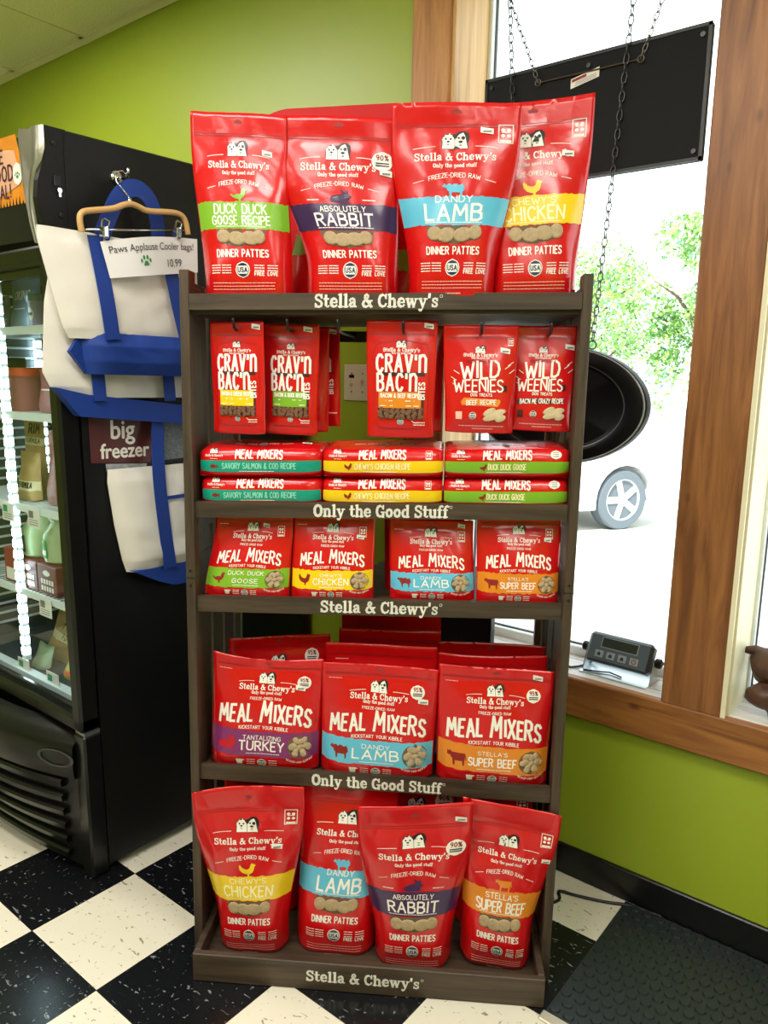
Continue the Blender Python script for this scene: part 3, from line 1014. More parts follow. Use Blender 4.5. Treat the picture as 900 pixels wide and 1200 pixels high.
def dinner(bg, band, lines, animal, badge, animal_ink=None, sticker=None, cream_txt=None, n=5):
    W, H = bg.s.W, bg.s.H
    bg.hole(.955, w=.02)
    bg.zip(.885)
    bg.dogs(0, .818, W * .21)
    bg.brand(0, .722, W * .64, .688, .788)
    bg.text("FREEZE-DRIED RAW", .640, H * .021, th=.13, arc=H * .018, width=W * .42)
    for sg in (-1, 1):
        bg.line([(sg * W * .25, bg.Y(.626)), (sg * W * .34, bg.Y(.614))], .0012, white_ink)
    ink = INK[band]
    bg.poly(place(ANIMAL[animal], 0, bg.Y(.580), W * .2, H * .075), animal_ink or ink, 'flavour_animal', .0011, 12)
    bg.band(.405, .545, ink)
    if animal == 'rabbit':
        for x, t in ((-.25, 6), (.25, 4)):
            bg.smudge(W * x - .012, W * x + .012, .565, .002, white_ink, t)
    c = cream_txt or white_ink
    (t1, s1, w1), (t2, s2, w2) = lines
    bg.text(t1, .428 + .07 * s2 + .012, H * .062 * s1, c, .15, width=W * w1, jit=.03, part='flavour_lettering')
    bg.text(t2, .428, H * .07 * s2, c, .16, width=W * w2, jit=.03, part='flavour_lettering')
    bg.smudge(-W * .27, W * .27, .418, .0016, c, 3)
    # clear window with patties in it
    win = [(-W * .27, bg.Y(.402)), (W * .27, bg.Y(.402)), (W * .25, bg.Y(.36)), (W * .18, bg.Y(.325)), (W * .0, bg.Y(.312)), (-W * .18, bg.Y(.325)), (-W * .25, bg.Y(.36))]
    bg.poly(win, food_dark, 'food_window', .0006, 8)
    rnd = random.Random(W * 1000)
    for x, b, r in ((-.19, .364, .075), (-.06, .356, .098), (.09, .358, .10), (.20, .366, .07)):
        bg.dome(W * (x + rnd.uniform(-.02, .02)), b + rnd.uniform(-.004, .004), W * r, H * .037, .0022, patty_m, rot=rnd.uniform(-.2, .2))
    bg.text("DINNER PATTIES", .262, H * .036, th=.18, width=W * .56)
    bg.usa(-W * .0, .195, W * .08)
    for x, t, q in ((-.3, None, 4), (-.18, None, 3), (.18, 'FREE', 3), (.32, 'LOVE', 4)):
        for k in range(3 if t else 4):
            bg.smudge(W * (x - .05), W * (x + .05), .218 - k * .013, .0017, white_ink, q + k)
        if t:
            bg.text(t, .166, H * .019, th=.2, x=W * x, width=W * .1, part='small_print')
    for k in range(3):
        bg.smudge(-W * .34, W * .34, .128 - k * .016, .0014, pale_ink, k)
    bg.smudge(-W * .12, W * .1, .07, .002, pale_ink, 9)
    if badge == '90%':
        bg.pct(W * .37, .775, W * .088, '90%')
    elif badge:
        bg.recycle(W * .385, .85, W * .11)
    if sticker:
        bg.sticker(W * sticker[0], sticker[1], W * .1)

def nuggets(bg, x, b, r, m, n=11, seed=1):
    Y = bg.Y(b)
    bg.poly(ell(x, Y, r, r, 24), food_dark, 'food_window', .0007, 10)
    rnd = random.Random(seed)
    pts = [(0, 0)] + [(.56 * cos(t * 2 * pi / 5 + .3), .56 * sin(t * 2 * pi / 5 + .3)) for t in range(5)] + [(.8 * cos(t * 2 * pi / 6), .8 * sin(t * 2 * pi / 6)) for t in range(6)]
    for (px, py) in pts[:n]:
        bg.dome(x + px * r * .82, (Y + py * r * .82 - bg.c * bg.s.H) / (bg.k * bg.s.H), r * .3, r * .23, .0035, m, rot=rnd.uniform(0, 3))

def mixer(bg, band, lines, animal, sticker=None, pct=True, small=False, seed=1, btilt=0.0):
    W, H = bg.s.W, bg.s.H
    bg.hole(.955, w=W * .07)
    bg.zip(.905)
    bg.smudge(-W * .44, -W * .33, .87, .0014, pale_ink, 2)
    bg.dogs(0, .845 if small else .818, W * .15)
    bg.brand(0, .712, W * .50, .678, .79 if small else .785)
    bg.text("FREEZE-DRIED RAW", .630, H * .021, th=.16, width=W * .28)
    wob = [1.0, .95, 1.0, .95, 1, 1.15, .88, 1.0, .92, 1.06, 1.0]
    bg.text("MEAL MIXERS", .458, H * (.128 if small else .145), th=.15, sx=.78, width=W * (.76 if small else .82), jit=.06, arc=H * .055, wob=wob)
    bg.text("KICKSTART YOUR KIBBLE", .388, H * .027, th=.16, width=W * .44, arc=H * .012)
    ink = INK[band]
    bg.band(.145, .365, ink, tilt=btilt)
    bg.poly(place(ANIMAL[animal], -W * .32, bg.Y(.255), W * .17, H * .13), dark_red_ink if band != 'violet' else mat('crimson_ink', (190, 20, 40), rough=.4), 'flavour_animal', .0011, 12)
    (t1, s1, w1), (t2, s2, w2) = lines
    bg.text(t1, .292, H * .044 * s1, th=.15, width=W * w1, x=-W * .005, jit=.03, part='flavour_lettering')
    bg.text(t2, .188 + .012, H * .078 * s2, th=.16, width=W * w2, x=-W * .005, jit=.03, part='flavour_lettering')
    bg.smudge(-W * .14, W * .16, .172, .0014, white_ink, 4)
    nuggets(bg, W * .335, .245, W * .108, patty_m, 12, seed)
    # cup, badge and small print
    cup = _o("-.4,.3 .3,.3 .55,.24 .55,.1 .3,.1 .24,-.35 -.3,-.35")
    bg.poly(place(cup, -W * .2, bg.Y(.09), W * .085), white_ink, 'pouch_emblem', .0009, 6)
    bg.usa(W * .0, .085, W * .042)
    for x in (-.1, .1):
        for k in range(3):
            bg.smudge(W * (x - .035), W * (x + .035), .112 - k * .022, .0016, white_ink, k)
    bg.text("SCOOP-MIX-SERVE", .098, H * .02, th=.16, x=W * .335, width=W * .22, arc=-H * .03, part='small_print')
    if pct:
        bg.pct(W * .33, .79, W * .062, '95%')
    else:
        bg.recycle(W * .36, .8, W * .08)
    if sticker:
        bg.sticker(W * sticker[0], sticker[1], W * .085)
# ---------------------------------------------------------------- the display rack
taupe = wood('taupe_laminate_wood', (48, 37, 28), (80, 64, 49), 'x', 9, 16, rough=.5)
taupe_v = wood('taupe_laminate_wood_upright', (48, 37, 28), (80, 64, 49), 'z', 9, 16, rough=.5)
steel = mat('grey_steel_tube', (150, 152, 156), rough=.35, metal=.8)
black_metal = mat('black_metal', (16, 16, 17), rough=.4)
chrome = mat('chrome', (220, 220, 222), rough=.15, metal=1.0)
white_letter = mat('white_raised_letter', (240, 236, 226), rough=.45)

rack = thing('display_rack', 'tall brown wooden shop rack holding red pet food pouches', 'display rack', RACK_LOC, RACK_RZ)
X0, X1 = -.437, .437
YF, YBK = .08, .475
for sx in (-1, 1):
    xa, xb = (X0, X0 + .021) if sx < 0 else (X1 - .021, X1)
    ztop = 1.652
    p = MB().box(xa, xb, YF, YF + .045, 0, ztop, bev=.0015).build('front_post', taupe_v, rack)
    j = MB()
    j.box(xa - .0006, xb + .0006, YF - .0006, YF + .0455, .972, .9735)
    for z in (.99, .955):
        j.lathe([(.003, -.001), (.003, .0012)], 8, 0, M=Matrix.Translation(((xa + xb) / 2, YF - .0006, z)) @ Matrix.Rotation(radians(90), 4, 'X'))
    j.build('post_joint', black_metal, p)
    MB().box(xa, xb, YBK - .035, YBK, 0, ztop, bev=.0015).build('rear_post', taupe_v, rack)
    for k, (ya, yb2) in enumerate(((.137, .212), (.236, .311), (.335, .41))):
        MB().box(xa + .005, xb - .005, ya, yb2, .05, 1.63, bev=.001).build('side_slat', taupe_v, rack)
    for z in (1.585, 1.075, .985, .06):
        MB().box(xa + .003, xb - .003, YF + .045, YBK - .035, z, z + .035, bev=.001).build('side_rail', taupe, rack)
    MB().box(xa + (.022 if sx < 0 else -.014), xb + (.014 if sx < 0 else -.022), YBK - .06, YBK - .04, .5, 1.6).build('steel_upright', steel, rack)

# (front y, z of the fascia top on the left, on the right, fascia height, board drop, wordmark, centre x, width)
SHELVES = [(.078, 1.602, 1.614, .034, .030, "Stella & Chewy's", -.012, .262),
           (.090, 1.148, 1.168, .035, .010, "Only the Good Stuff", .005, .300),
           (.090, .928, .944, .037, .010, "Stella & Chewy's", .006, .268),
           (.090, .510, .500, .037, .018, "Only the Good Stuff", .008, .308)]
XI0, XI1 = X0 + .0215, X1 - .0215
def shelf_z(i, x):
    yf, zl, zr, fh, drop = SHELVES[i][:5]
    return zl + (zr - zl) * (x - XI0) / (XI1 - XI0) - drop
def slab(mb, yf, yb, zt, zb, mi=0):
    """board between the posts whose ends may sit at slightly different heights"""
    vs = [(XI0, yf, zb[0]), (XI1, yf, zb[1]), (XI1, yb, zb[1]), (XI0, yb, zb[0]), (XI0, yf, zt[0]), (XI1, yf, zt[1]), (XI1, yb, zt[1]), (XI0, yb, zt[0])]
    mb.add(vs, [(0, 3, 2, 1), (4, 5, 6, 7), (0, 1, 5, 4), (1, 2, 6, 5), (2, 3, 7, 6), (3, 0, 4, 7)], mi)
for (yf, zl, zr, fh, drop, word, cx, w) in SHELVES:
    b = MB()
    slab(b, yf + .014, YBK - .002, (zl - drop, zr - drop), (zl - drop - .012, zr - drop - .012))
    board = b.build('shelf', taupe, rack)
    f = MB()
    slab(f, yf, yf + .014, (zl, zr), (zl - fh, zr - fh))
    f.build('fascia', taupe, board)
    t = MB()
    sl = (zr - zl) / (XI1 - XI0)
    zc = zl + sl * (cx - XI0) - fh / 2
    def fm(X, Y, off, yf=yf, cx=cx, zc=zc, sl=sl):
        return (cx + X, yf - off, zc + Y + sl * X)
    size = .0265
    put_text(t, word, 0, -size * .5 + (.0 if word[0] == 'O' else .001), size, fm, 0, .0012, 0, 'S', width=w, maxseg=.05)
    ring = [(w / 2 + .006 + .0028 * cos(2 * pi * k / 12), size * .38 + .0028 * sin(2 * pi * k / 12)) for k in range(13)]
    ribbons(t, [(None, ring)], fm, .0009, .0012, 0)
    t.build('raised_lettering', white_letter, board)

# base tray
b = MB()
bx0, bx1 = -.4158, .4158
b.box(bx0, bx1, 0, .016, 0, .073, bev=.002)
b.box(bx0, bx0 + .016, .016, YBK, 0, .073, bev=.002)
b.box(bx1 - .016, bx1, .016, YBK, 0, .073, bev=.002)
b.box(bx0 + .016, bx1 - .016, YBK - .016, YBK, 0, .073, bev=.002)
b.box(bx0 + .016, bx1 - .016, .016, YBK - .016, .012, .028)
tray = b.build('base_tray', taupe, rack)
t = MB()
def fm(X, Y, off):
    return (-.008 + X, -off, .0385 + Y)
put_text(t, "Stella & Chewy's", 0, -.013, .0265, fm, 0, .0012, 0, 'S', width=.268, maxseg=.05)
ribbons(t, [(None, [(.134 + .006 + .0028 * cos(2 * pi * k / 12), .01 + .0028 * sin(2 * pi * k / 12)) for k in range(13)])], fm, .0009, .0012, 0)
t.build('raised_lettering', white_letter, tray)

# header board
hp = []
hx, hz0, hz1, rr = .352, 1.596, 2.086, .10
hp += [(-hx, hz0), (hx, hz0), (hx, hz1 - rr * .75)]
hp += [(hx - rr + rr * cos(radians(a)), hz1 - rr * .75 + rr * .68 * sin(radians(a))) for a in range(10, 91, 10)]
hp += [(0, hz1 + .004)]
hp += [(-hx + rr + rr * cos(radians(a)), hz1 - rr * .75 + rr * .68 * sin(radians(a))) for a in range(90, 180, 10)]
hp += [(-hx, hz1 - rr * .75)]
hd = MB().prism(hp, .405, .417).build('header_board', mat('red_header_laminate', (200, 16, 20), rough=.5, spec=.25), rack)
hbag = Bag(Surf([[Vector((-.35 + .7 * i / 8, .404, 1.5 + .6 * j / 8)) for i in range(9)] for j in range(9)], .7, .6), None, None)
hbag.dogs(-.040, (2.016 - 1.5) / .6, .085)
for nm, (pb, ms) in hbag.parts.items():
    pb.build(nm, ms, hd)
put_text_mb = MB()
put_text(put_text_mb, "Stella & Chewy's", 0, 0, .05, lambda X, Y, off: (-.012 + X, .404 - off, 1.935 + Y), 0, .001, 0, 'S', width=.44, maxseg=.05)
put_text_mb.build('header_lettering', white_letter, hd)

# peg bar and pegs
bar = MB().box(XI0, XI1, .392, .408, 1.522, 1.549, bev=.002).build('peg_bar', black_metal, rack)
for x in (-.323, -.205, -.095, .046, .213, .358):
    h = MB().tube([(x, .393, 1.535), (x, .30, 1.533), (x, .18, 1.530), (x, .112, 1.530), (x, .098, 1.534), (x, .092, 1.546), (x, .091, 1.553)], .0032, 8)
    h.box(x - .008, x + .008, .389, .395, 1.524, 1.547)
    h.build('peg_hook', black_metal, rack, smooth=True)
# ---------------------------------------------------------------- every pouch on the rack
G_TOP, G_BASE = 'tall food pouches on the top shelf', 'tall food pouches in the base tray'
G_HANG, G_FLAT = 'small treat pouches hung on pegs', 'pouches stacked flat on the second shelf'
G_SM, G_BIG = 'small food pouches on the third shelf', 'large food pouches on the fourth shelf'
ORANGE_ISH = mat('pale_amber_ink', (246, 214, 150), rough=.4)
YEL_TXT = mat('cream_yellow_ink', (252, 240, 190), rough=.4)

def on(i, x, z=0.0):
    return (x, shelf_z(i, x) + .0008 + z)

# --- top shelf
b = standing((-.422, 1.985), (-.206, 1.962), on(0, -.397), on(0, -.196), .127, .115, .046, .035, 1, yaw=-.03, wrinkle=.0075, taper=(.1, .9))
dinner(b, 'green', (("DUCK DUCK", .78, .56), ("GOOSE RECIPE", .62, .62)), 'duck', '', INK['green'], (.30, .80))
b.finish('red pouch with a green duck and goose band on the top shelf', 'pet food pouch', G_TOP)
b = standing((-.222, 1.965), (.026, 1.957), on(0, -.164), on(0, .030), .122, .100, .046, .035, 2, wrinkle=.005, taper=(.2, .75))
dinner(b, 'purple', (("ABSOLUTELY", .45, .42), ("RABBIT", .9, .54)), 'rabbit', '90%', INK['purple'], (.40, .715))
b.finish('red pouch with a purple rabbit band on the top shelf, second from the left', 'pet food pouch', G_TOP)
b = standing((.012, 1.982), (.275, 1.983), on(0, .055), on(0, .236), .121, .088, .048, .035, 3, wrinkle=.006, taper=(.15, .8))
dinner(b, 'blue', (("DANDY", .5, .32), ("LAMB", 1.1, .52)), 'sheep', 'r', None, (.24, .865))
b.finish('red pouch with a sky blue lamb band on the top shelf under the header', 'pet food pouch', G_TOP)
b = standing((.176, 1.985), (.428, 2.020), on(0, .226), on(0, .412), .150, .140, .046, .035, 4, yaw=.01, wrinkle=.005, taper=(.15, .85))
dinner(b, 'yellow', (("CHEWY'S", .5, .40), ("CHICKEN", .9, .58)), 'chicken', 'r', None, (.30, .735), YEL_TXT)
b.finish('red pouch with a yellow chicken band at the window end of the top shelf', 'pet food pouch', G_TOP)
b = standing((-.200, 1.90), (-.02, 1.905), on(0, -.235), on(0, -.03), .23, .235, .03, .03, 5)
b.band(.40, .54, INK['green'])
b.finish('plain side of a pouch standing behind the duck and rabbit pouches, top shelf', 'pet food pouch', G_TOP)
b = standing((.0, 1.91), (.20, 1.915), on(0, -.022), on(0, .2), .235, .24, .03, .03, 6)
b.band(.28, .42, INK['green'])
b.text("N", .22, .016, th=.2, x=-.08)
b.finish('pouch with a green band hidden behind the rabbit and lamb pouches, top shelf', 'pet food pouch', G_TOP)

# --- hanging treats
def hex_panel(b, W, H):
    pts = [(-.36, .80), (0, .835), (.36, .80), (.40, .72), (.40, .16), (.30, .08), (-.30, .08), (-.40, .16), (-.40, .72), (-.36, .80)]
    b.line([(W * x, b.Y(y)) for x, y in pts], .0013, mat('deep_red_ink', (150, 12, 18), rough=.4), 'panel_outline')
def cravn(b, ink, t1, cut=None):
    W, H = b.s.W, b.s.H
    b.zip(.875)
    hex_panel(b, W, H)
    b.dogs(0, .80, W * .15)
    b.brand(0, .735, W * .52, .715, .757)
    br = INK['brown']
    b.poly([(-W * .33, b.Y(.53)), (W * .34, b.Y(.53)), (W * .34, b.Y(.565)), (-W * .33, b.Y(.565))], br, 'dark_strip', .0006, 3)
    b.poly([(-W * .34, b.Y(.17)), (W * .34, b.Y(.17)), (W * .34, b.Y(.40)), (-W * .34, b.Y(.40))], br, 'dark_strip', .0006, 6)
    b.text("CRAV'n", .565, H * .142, th=.15, sx=.62, width=W * .70, off=.0012)
    b.text("BAC'n", .405, H * .142, th=.15, sx=.62, x=-W * .06, width=W * .56, off=.0012)
    b.text("BITES", .405, H * .05, th=.2, x=W * .345, width=H * .14, vertical='up', off=.0012)
    b.poly([(-W * .33, b.Y(.255)), (W * .30, b.Y(.255)), (W * .30, b.Y(.395)), (-W * .33, b.Y(.395))], ink, 'flavour_band', .0010, 5)
    b.text(t1, .345, H * .034, th=.2, width=W * .56, x=-W * .015, off=.0014)
    b.text("SUPER IN MOIST", .312, H * .02, th=.2, width=W * .36, off=.0014) if False else b.smudge(-W * .22, W * .2, .318, .002, white_ink, 3)
    b.smudge(-W * .3, W * .27, .275, .0018, white_ink, 5)
    rnd = random.Random(len(t1))
    for r in range(3):
        for k in range(8):
            b.dome(W * (-.29 + k * .083 + rnd.uniform(-.015, .015)), .235 - r * .026 + rnd.uniform(-.006, .006), W * .05, H * .018, .003, bits_m, rot=rnd.uniform(0, 3))
    b.usa(0, .14, W * .05)
    b.line([(W * .17, b.Y(.15)), (W * .2, b.Y(.135)), (W * .24, b.Y(.13))], .0012, white_ink)
    for k in range(2):
        b.smudge(W * .2, W * .36, .135 - k * .02, .0018, white_ink, k)
def hang(TL, TR, BL, BR, y, seed, yaw=0.0, df=.014, db=.012):
    b = standing(TL, TR, BL, BR, y, y + .004, df, db, seed, yaw=yaw, wrinkle=.0022, taper=(0, 1), seal=.9, low=.35, wave=.002, corner=.002)
    b.hole(.955, w=.018)
    return b
b = hang((-.385, 1.548), (-.260, 1.548), (-.379, 1.302), (-.256, 1.302), .115, 11, yaw=-.02)
cravn(b, INK['yellow'], "BACON & CHEESE RECIPE")
b.sticker(b.s.W * .36, .955, .02)
b.finish('hanging red treat pouch with a yellow recipe label, nearest the left post', 'pet treat pouch', G_HANG)
b = hang((-.272, 1.548), (-.143, 1.546), (-.268, 1.302), (-.146, 1.300), .150, 12, yaw=-.012)
cravn(b, INK['green'], "BACON & DUCK RECIPE")
b.sticker(b.s.W * .30, .955, .02)
b.finish('hanging red treat pouch with a green duck recipe label', 'pet treat pouch', G_HANG)
b = hang((-.262, 1.545), (-.130, 1.545), (-.258, 1.304), (-.130, 1.304), .215, 13, yaw=-.012)
b.finish('blank red edge of a pouch hanging behind the green labelled treat pouch', 'pet treat pouch', G_HANG)
b = hang((-.220, 1.550), (-.110, 1.548), (-.210, 1.318), (-.106, 1.316), .262, 14, yaw=-.05)
W, H = b.s.W, b.s.H
b.sticker(W * .34, .955, .02)
b.poly([(W * .0, b.Y(.53)), (W * .34, b.Y(.53)), (W * .34, b.Y(.565)), (W * .0, b.Y(.565))], INK['brown'], 'dark_strip', .0006, 3)
b.text("n", .558, H * .135, th=.22, sx=.6, x=W * .22, off=.0012)
b.text("BITES", .405, H * .05, th=.2, x=W * .34, width=H * .14, vertical='up', off=.0012)
b.poly([(-W * .3, b.Y(.17)), (W * .06, b.Y(.17)), (W * .06, b.Y(.39)), (-W * .3, b.Y(.39))], INK['brown'], 'dark_strip', .0006, 5)
b.smudge(W * .2, W * .42, .14, .002, white_ink, 2)
b.finish('turned red treat pouch hanging deepest on its peg beside the switches', 'pet treat pouch', G_HANG)
b = hang((-.035, 1.556), (.119, 1.556), (-.029, 1.303), (.117, 1.303), .115, 15)
cravn(b, INK['orange'], "BACON & BEEF RECIPE")
b.sticker(b.s.W * .38, .955, .02)
b.finish('hanging red treat pouch with an orange beef label in the middle of the row', 'pet treat pouch', G_HANG)
b = hang((.0, 1.550), (.134, 1.550), (.005, 1.312), (.134, 1.312), .175, 16)
b.finish('blank red pouch hanging behind the treat pouch with the square orange label', 'pet treat pouch', G_HANG)

def weenies(b, banner, t1, tx):
    W, H = b.s.W, b.s.H
    b.zip(.875)
    b.dogs(0, .775, W * .14)
    b.brand(-W * .0, .71, W * .46, .69, .732)
    b.text("FREEZE-DRIED RAW", .655, H * .022, dark_red_ink, .2, width=W * .38)
    b.text("WILD", .515, H * .145, th=.15, width=W * .52, x=W * .0, jit=.05, slope=.03)
    b.text("WEENIES", .388, H * .108, th=.13, width=W * .68, x=-W * .02, jit=.05, slope=.02)
    b.text("DOG TREATS", .345, H * .026, th=.18, width=W * .3, x=W * .02)
    for k, (dx, dy) in enumerate(((-.4, .52), (-.38, .46), (.34, .60), (.38, .63), (.40, .56), (-.36, .58))):
        b.line([(W * dx, b.Y(dy)), (W * (dx + .07), b.Y(dy + (.035 if dx > 0 else -.03)))], .0013, white_ink, 'lettering')
    if banner == 'orange':
        q = _o("-.5,-.3 .42,-.4 .5,.1 .46,.45 -.44,.5 -.52,.1")
        b.poly(place(q, W * .02, b.Y(.285), W * .56, H * .09), INK['orange'], 'flavour_band', .0009, 6)
    else:
        q = _o("-.5,-.4 .5,-.2 .5,.5 -.5,.3")
        b.poly(place(q, W * .0, b.Y(.285), W * .72, H * .075), INK['brown'], 'flavour_band', .0009, 6)
    b.text(t1, .268, H * .042, th=.17, width=W * tx, jit=.04, off=.0014, x=W * .02, slope=.03)
    b.poly(place(_o("-.5,-.5 .5,-.5 .5,.5 -.5,.5"), W * .345, b.Y(.42), W * .07, H * .06), INK['brown'], 'flavour_badge', .0009, 3)
    b.poly(place(_o("-.5,-.5 .5,-.5 .5,.5 -.5,.5"), -W * .3, b.Y(.165), W * .09, H * .07), INK['brown'] if banner != 'orange' else pale_ink, 'flavour_badge', .0009, 3)
    b.usa(-W * .1, .165, W * .052)
    sau = mat('pale_sausage_pieces', (206, 186, 150), rough=.7, bump=.3, bscale=200, vary=.1, vscale=90)
    for (x, y, rx, ry, ro) in ((.2, .165, .16, .034, .35), (.14, .20, .10, .03, .5), (.28, .20, .10, .028, .2), (.3, .145, .08, .03, .3)):
        b.dome(W * x, y, W * rx, H * ry, .004, sau, 'food_picture', ro)
    b.smudge(-W * .3, W * .36, .07, .0016, pale_ink, 2)
    b.smudge(-W * .1, W * .2, .045, .0016, pale_ink, 3)
b = hang((.132, 1.548), (.293, 1.549), (.142, 1.318), (.289, 1.317), .115, 17, df=.018)
weenies(b, 'orange', "BEEF RECIPE", .42)
b.recycle(b.s.W * .40, .845, b.s.W * .07)
b.sticker(b.s.W * .33, .765, .02)
b.finish('hanging red treat pouch with white hand lettering over an orange oval', 'pet treat pouch', G_HANG)
b = hang((.282, 1.550), (.420, 1.552), (.276, 1.325), (.417, 1.322), .140, 18, df=.016)
weenies(b, 'brown', "BAC'N ME CRAZY RECIPE", .66)
b.sticker(b.s.W * .40, .80, .02)
b.finish('hanging red treat pouch with a dark recipe banner, beside the right post', 'pet treat pouch', G_HANG)

# --- pouches lying flat, two high
def flat(x0, x1, lev, ink, t, seed, dx=0.0, tw=.6, animal='fish', y=.098):
    z = (shelf_z(1, x0) + shelf_z(1, x1)) / 2 + .001 + lev * .0655
    lift = (shelf_z(1, x1) - shelf_z(1, x0))
    rows, under, tot = flat_surface(x0 + dx, x1 + dx, y, z - lift / 2, .064, .25, seed, lift)
    b = Bag(Surf(rows, x1 - x0, tot), rows, under)
    W = x1 - x0
    hb = .064 / tot
    off0 = .008 / tot
    def Yb(v): return off0 + v * hb
    mb, i = b.mi('flavour_band', INK[ink])
    g = []
    for j in range(7):
        g.append([b.s.at(.006 + .988 * q / 30, Yb(.10 + .40 * j / 6), .0007) for q in range(31)])
    mb.grid(g, i)
    b.dogs(-W * .37, Yb(.86), .019)
    b.text("Stella & Chewy's", Yb(.64), .0050, font='S', x=-W * .37, width=W * .15)
    b.smudge(-W * .40, -W * .34, Yb(.57), .001, white_ink, seed)
    b.text("MEAL MIXERS", Yb(.60), .0205, th=.16, sx=.8, width=W * .38, x=0 if tw > .5 else -W * .0, jit=.06, arc=.003)
    b.text(t, Yb(.22), .0125, th=.14, width=W * tw, x=W * .0, jit=.03, m=YEL_TXT if ink != 'teal' else mat('pale_teal_ink', (150, 222, 200), rough=.4), off=.0012)
    b.smudge(-W * .16, W * .12, Yb(.13), .0014, white_ink, 3)
    b.poly(place(ANIMAL[animal], -W * .37 if ink == 'teal' else -W * .28 if ink == 'yellow' else -W * .19, b.Y(Yb(.30)), .020, .016), dark_red_ink, 'flavour_animal', .0011, 6)
    if ink == 'yellow':
        b.recycle(W * .38, Yb(.70), .013)
    if ink == 'green':
        b.poly(ell(W * .385, b.Y(Yb(.74)), .012, .010, 16), white_ink, 'percent_badge', .0010, 6)
        for q in (-.004, 0, .004):
            b.line([(W * .385 - .006, b.Y(Yb(.74)) + q), (W * .385 + .006, b.Y(Yb(.74)) + q)], .0014, grey_ink, 'percent_badge', .0014)
    if lev:
        yy = (.064 + .045) / tot
        b.usa(0, yy, .010)
        for x, tt in ((-.2, None), (-.09, 'FREE'), (.09, 'FREE'), (.2, None)):
            if tt: b.text(tt, yy - .01, .008, pale_ink, .2, x=W * x)
            else: b.smudge(W * x - .012, W * x + .012, yy, .003, pale_ink, 4)
        if ink == 'teal':
            b.sticker(W * .36, yy, .022)
    return b
for lev, lab in ((0, 'lower'), (1, 'upper')):
    b = flat(-.408 + (.0 if lev else .004), -.130, lev, 'teal', "SAVORY SALMON & COD RECIPE", 21 + lev, tw=.60)
    b.finish('red pouch lying flat with a teal salmon and cod band, %s of its stack' % lab, 'pet food pouch', G_FLAT)
    b = flat(-.127, .141, lev, 'yellow', "CHEWY'S CHICKEN RECIPE", 24 + lev, tw=.46, animal='chicken')
    b.finish('red pouch lying flat with a yellow chicken band, %s of its stack' % lab, 'pet food pouch', G_FLAT)
    b = flat(.144, .415, lev, 'green', "DUCK DUCK GOOSE", 27 + lev, tw=.30, animal='duck')
    b.finish('red pouch lying flat with a green duck and goose band, %s of its stack' % lab, 'pet food pouch', G_FLAT)

# --- small meal mixers
def small(TL, TR, BL, BR, y, seed, **kw):
    kw.setdefault('wrinkle', .0032)
    return standing(TL, TR, BL, BR, y, y + .015, .026, .02, seed, taper=(.0, .9), low=.6, wave=.002, **kw)
b = small((-.384, 1.116), (-.199, 1.120), on(2, -.410), on(2, -.205), .122, 31, yaw=-.012)
mixer(b, 'green', (("DUCK DUCK", 1, .42), ("GOOSE", .62, .30)), 'duck', (.17, .86), False, True, 31)
b.finish('small red pouch with a green duck and goose band on the third shelf', 'pet food pouch', G_SM)
b = small((-.199, 1.122), (-.010, 1.124), on(2, -.201), on(2, -.010), .120, 32)
mixer(b, 'yellow', (("CHEWY'S", .8, .26), ("CHICKEN", .9, .42)), 'chicken', (.33, .745), False, True, 32)
b.finish('small red pouch with a yellow chicken band on the third shelf', 'pet food pouch', G_SM)
b = small((.006, 1.116), (.196, 1.118), on(2, .010), on(2, .205), .205, 33)
b.finish('small red pouch standing behind the small blue banded lamb pouch', 'pet food pouch', G_SM)
b = small((.023, 1.116), (.214, 1.116), on(2, .028), on(2, .222), .128, 34)
mixer(b, 'blue', (("DANDY", .8, .24), ("LAMB", 1.1, .40)), 'sheep', (.36, .93), False, True, 34)
b.finish('small red pouch with a sky blue lamb band on the third shelf', 'pet food pouch', G_SM)
b = small((.222, 1.132), (.410, 1.134), on(2, .226), on(2, .410), .120, 35)
mixer(b, 'orange', (("STELLA'S", .7, .24), ("SUPER BEEF", .85, .42)), 'cow', (.34, .735), False, True, 35)
b.finish('small red pouch with an orange beef band on the third shelf', 'pet food pouch', G_SM)

# --- large meal mixers
def large(TL, TR, BL, BR, yb, yt, seed, **kw):
    kw.setdefault('wrinkle', .0038)
    return standing(TL, TR, BL, BR, yb, yt, .040, .03, seed, taper=(.0, .95), low=.7, wave=.004, **kw)
b = large((-.389, .786), (-.124, .776), on(3, -.404), on(3, -.137), .140, .122, 41, sag=.012, wrinkle=.005)
mixer(b, 'violet', (("TANTALIZING", .8, .34), ("TURKEY", 1.0, .40)), 'rabbit', (.30, .745), True, False, 41, btilt=-.004)
b.finish('large red pouch with a violet turkey band, sagging at its top', 'pet food pouch', G_BIG)
b = large((-.378, .785), (-.122, .808), on(3, -.385), on(3, -.12), .228, .215, 42)
b.zip(.905); b.hole(.955, w=.018); b.dogs(0, .80, .038); b.line([(-.06, b.Y(.755)), (.06, b.Y(.755))], .0015, white_ink); b.pct(b.s.W * .32, .83, .018, '95%')
b.finish('large red pouch with half hidden dogs behind the violet turkey pouch', 'pet food pouch', G_BIG)
b = large((-.126, .774), (.146, .768), on(3, -.131), on(3, .140), .138, .114, 43)
mixer(b, 'blue', (("DANDY", .8, .24), ("LAMB", 1.05, .40)), 'sheep', (.38, .715), True, False, 43, btilt=-.006)
b.finish('large red pouch with a sky blue lamb band on the fourth shelf', 'pet food pouch', G_BIG)
b = large((-.128, .800), (.142, .801), on(3, -.126), on(3, .143), .20, .175, 44)
b.zip(.905); b.smudge(-.11, -.08, .87, .0016, pale_ink, 3)
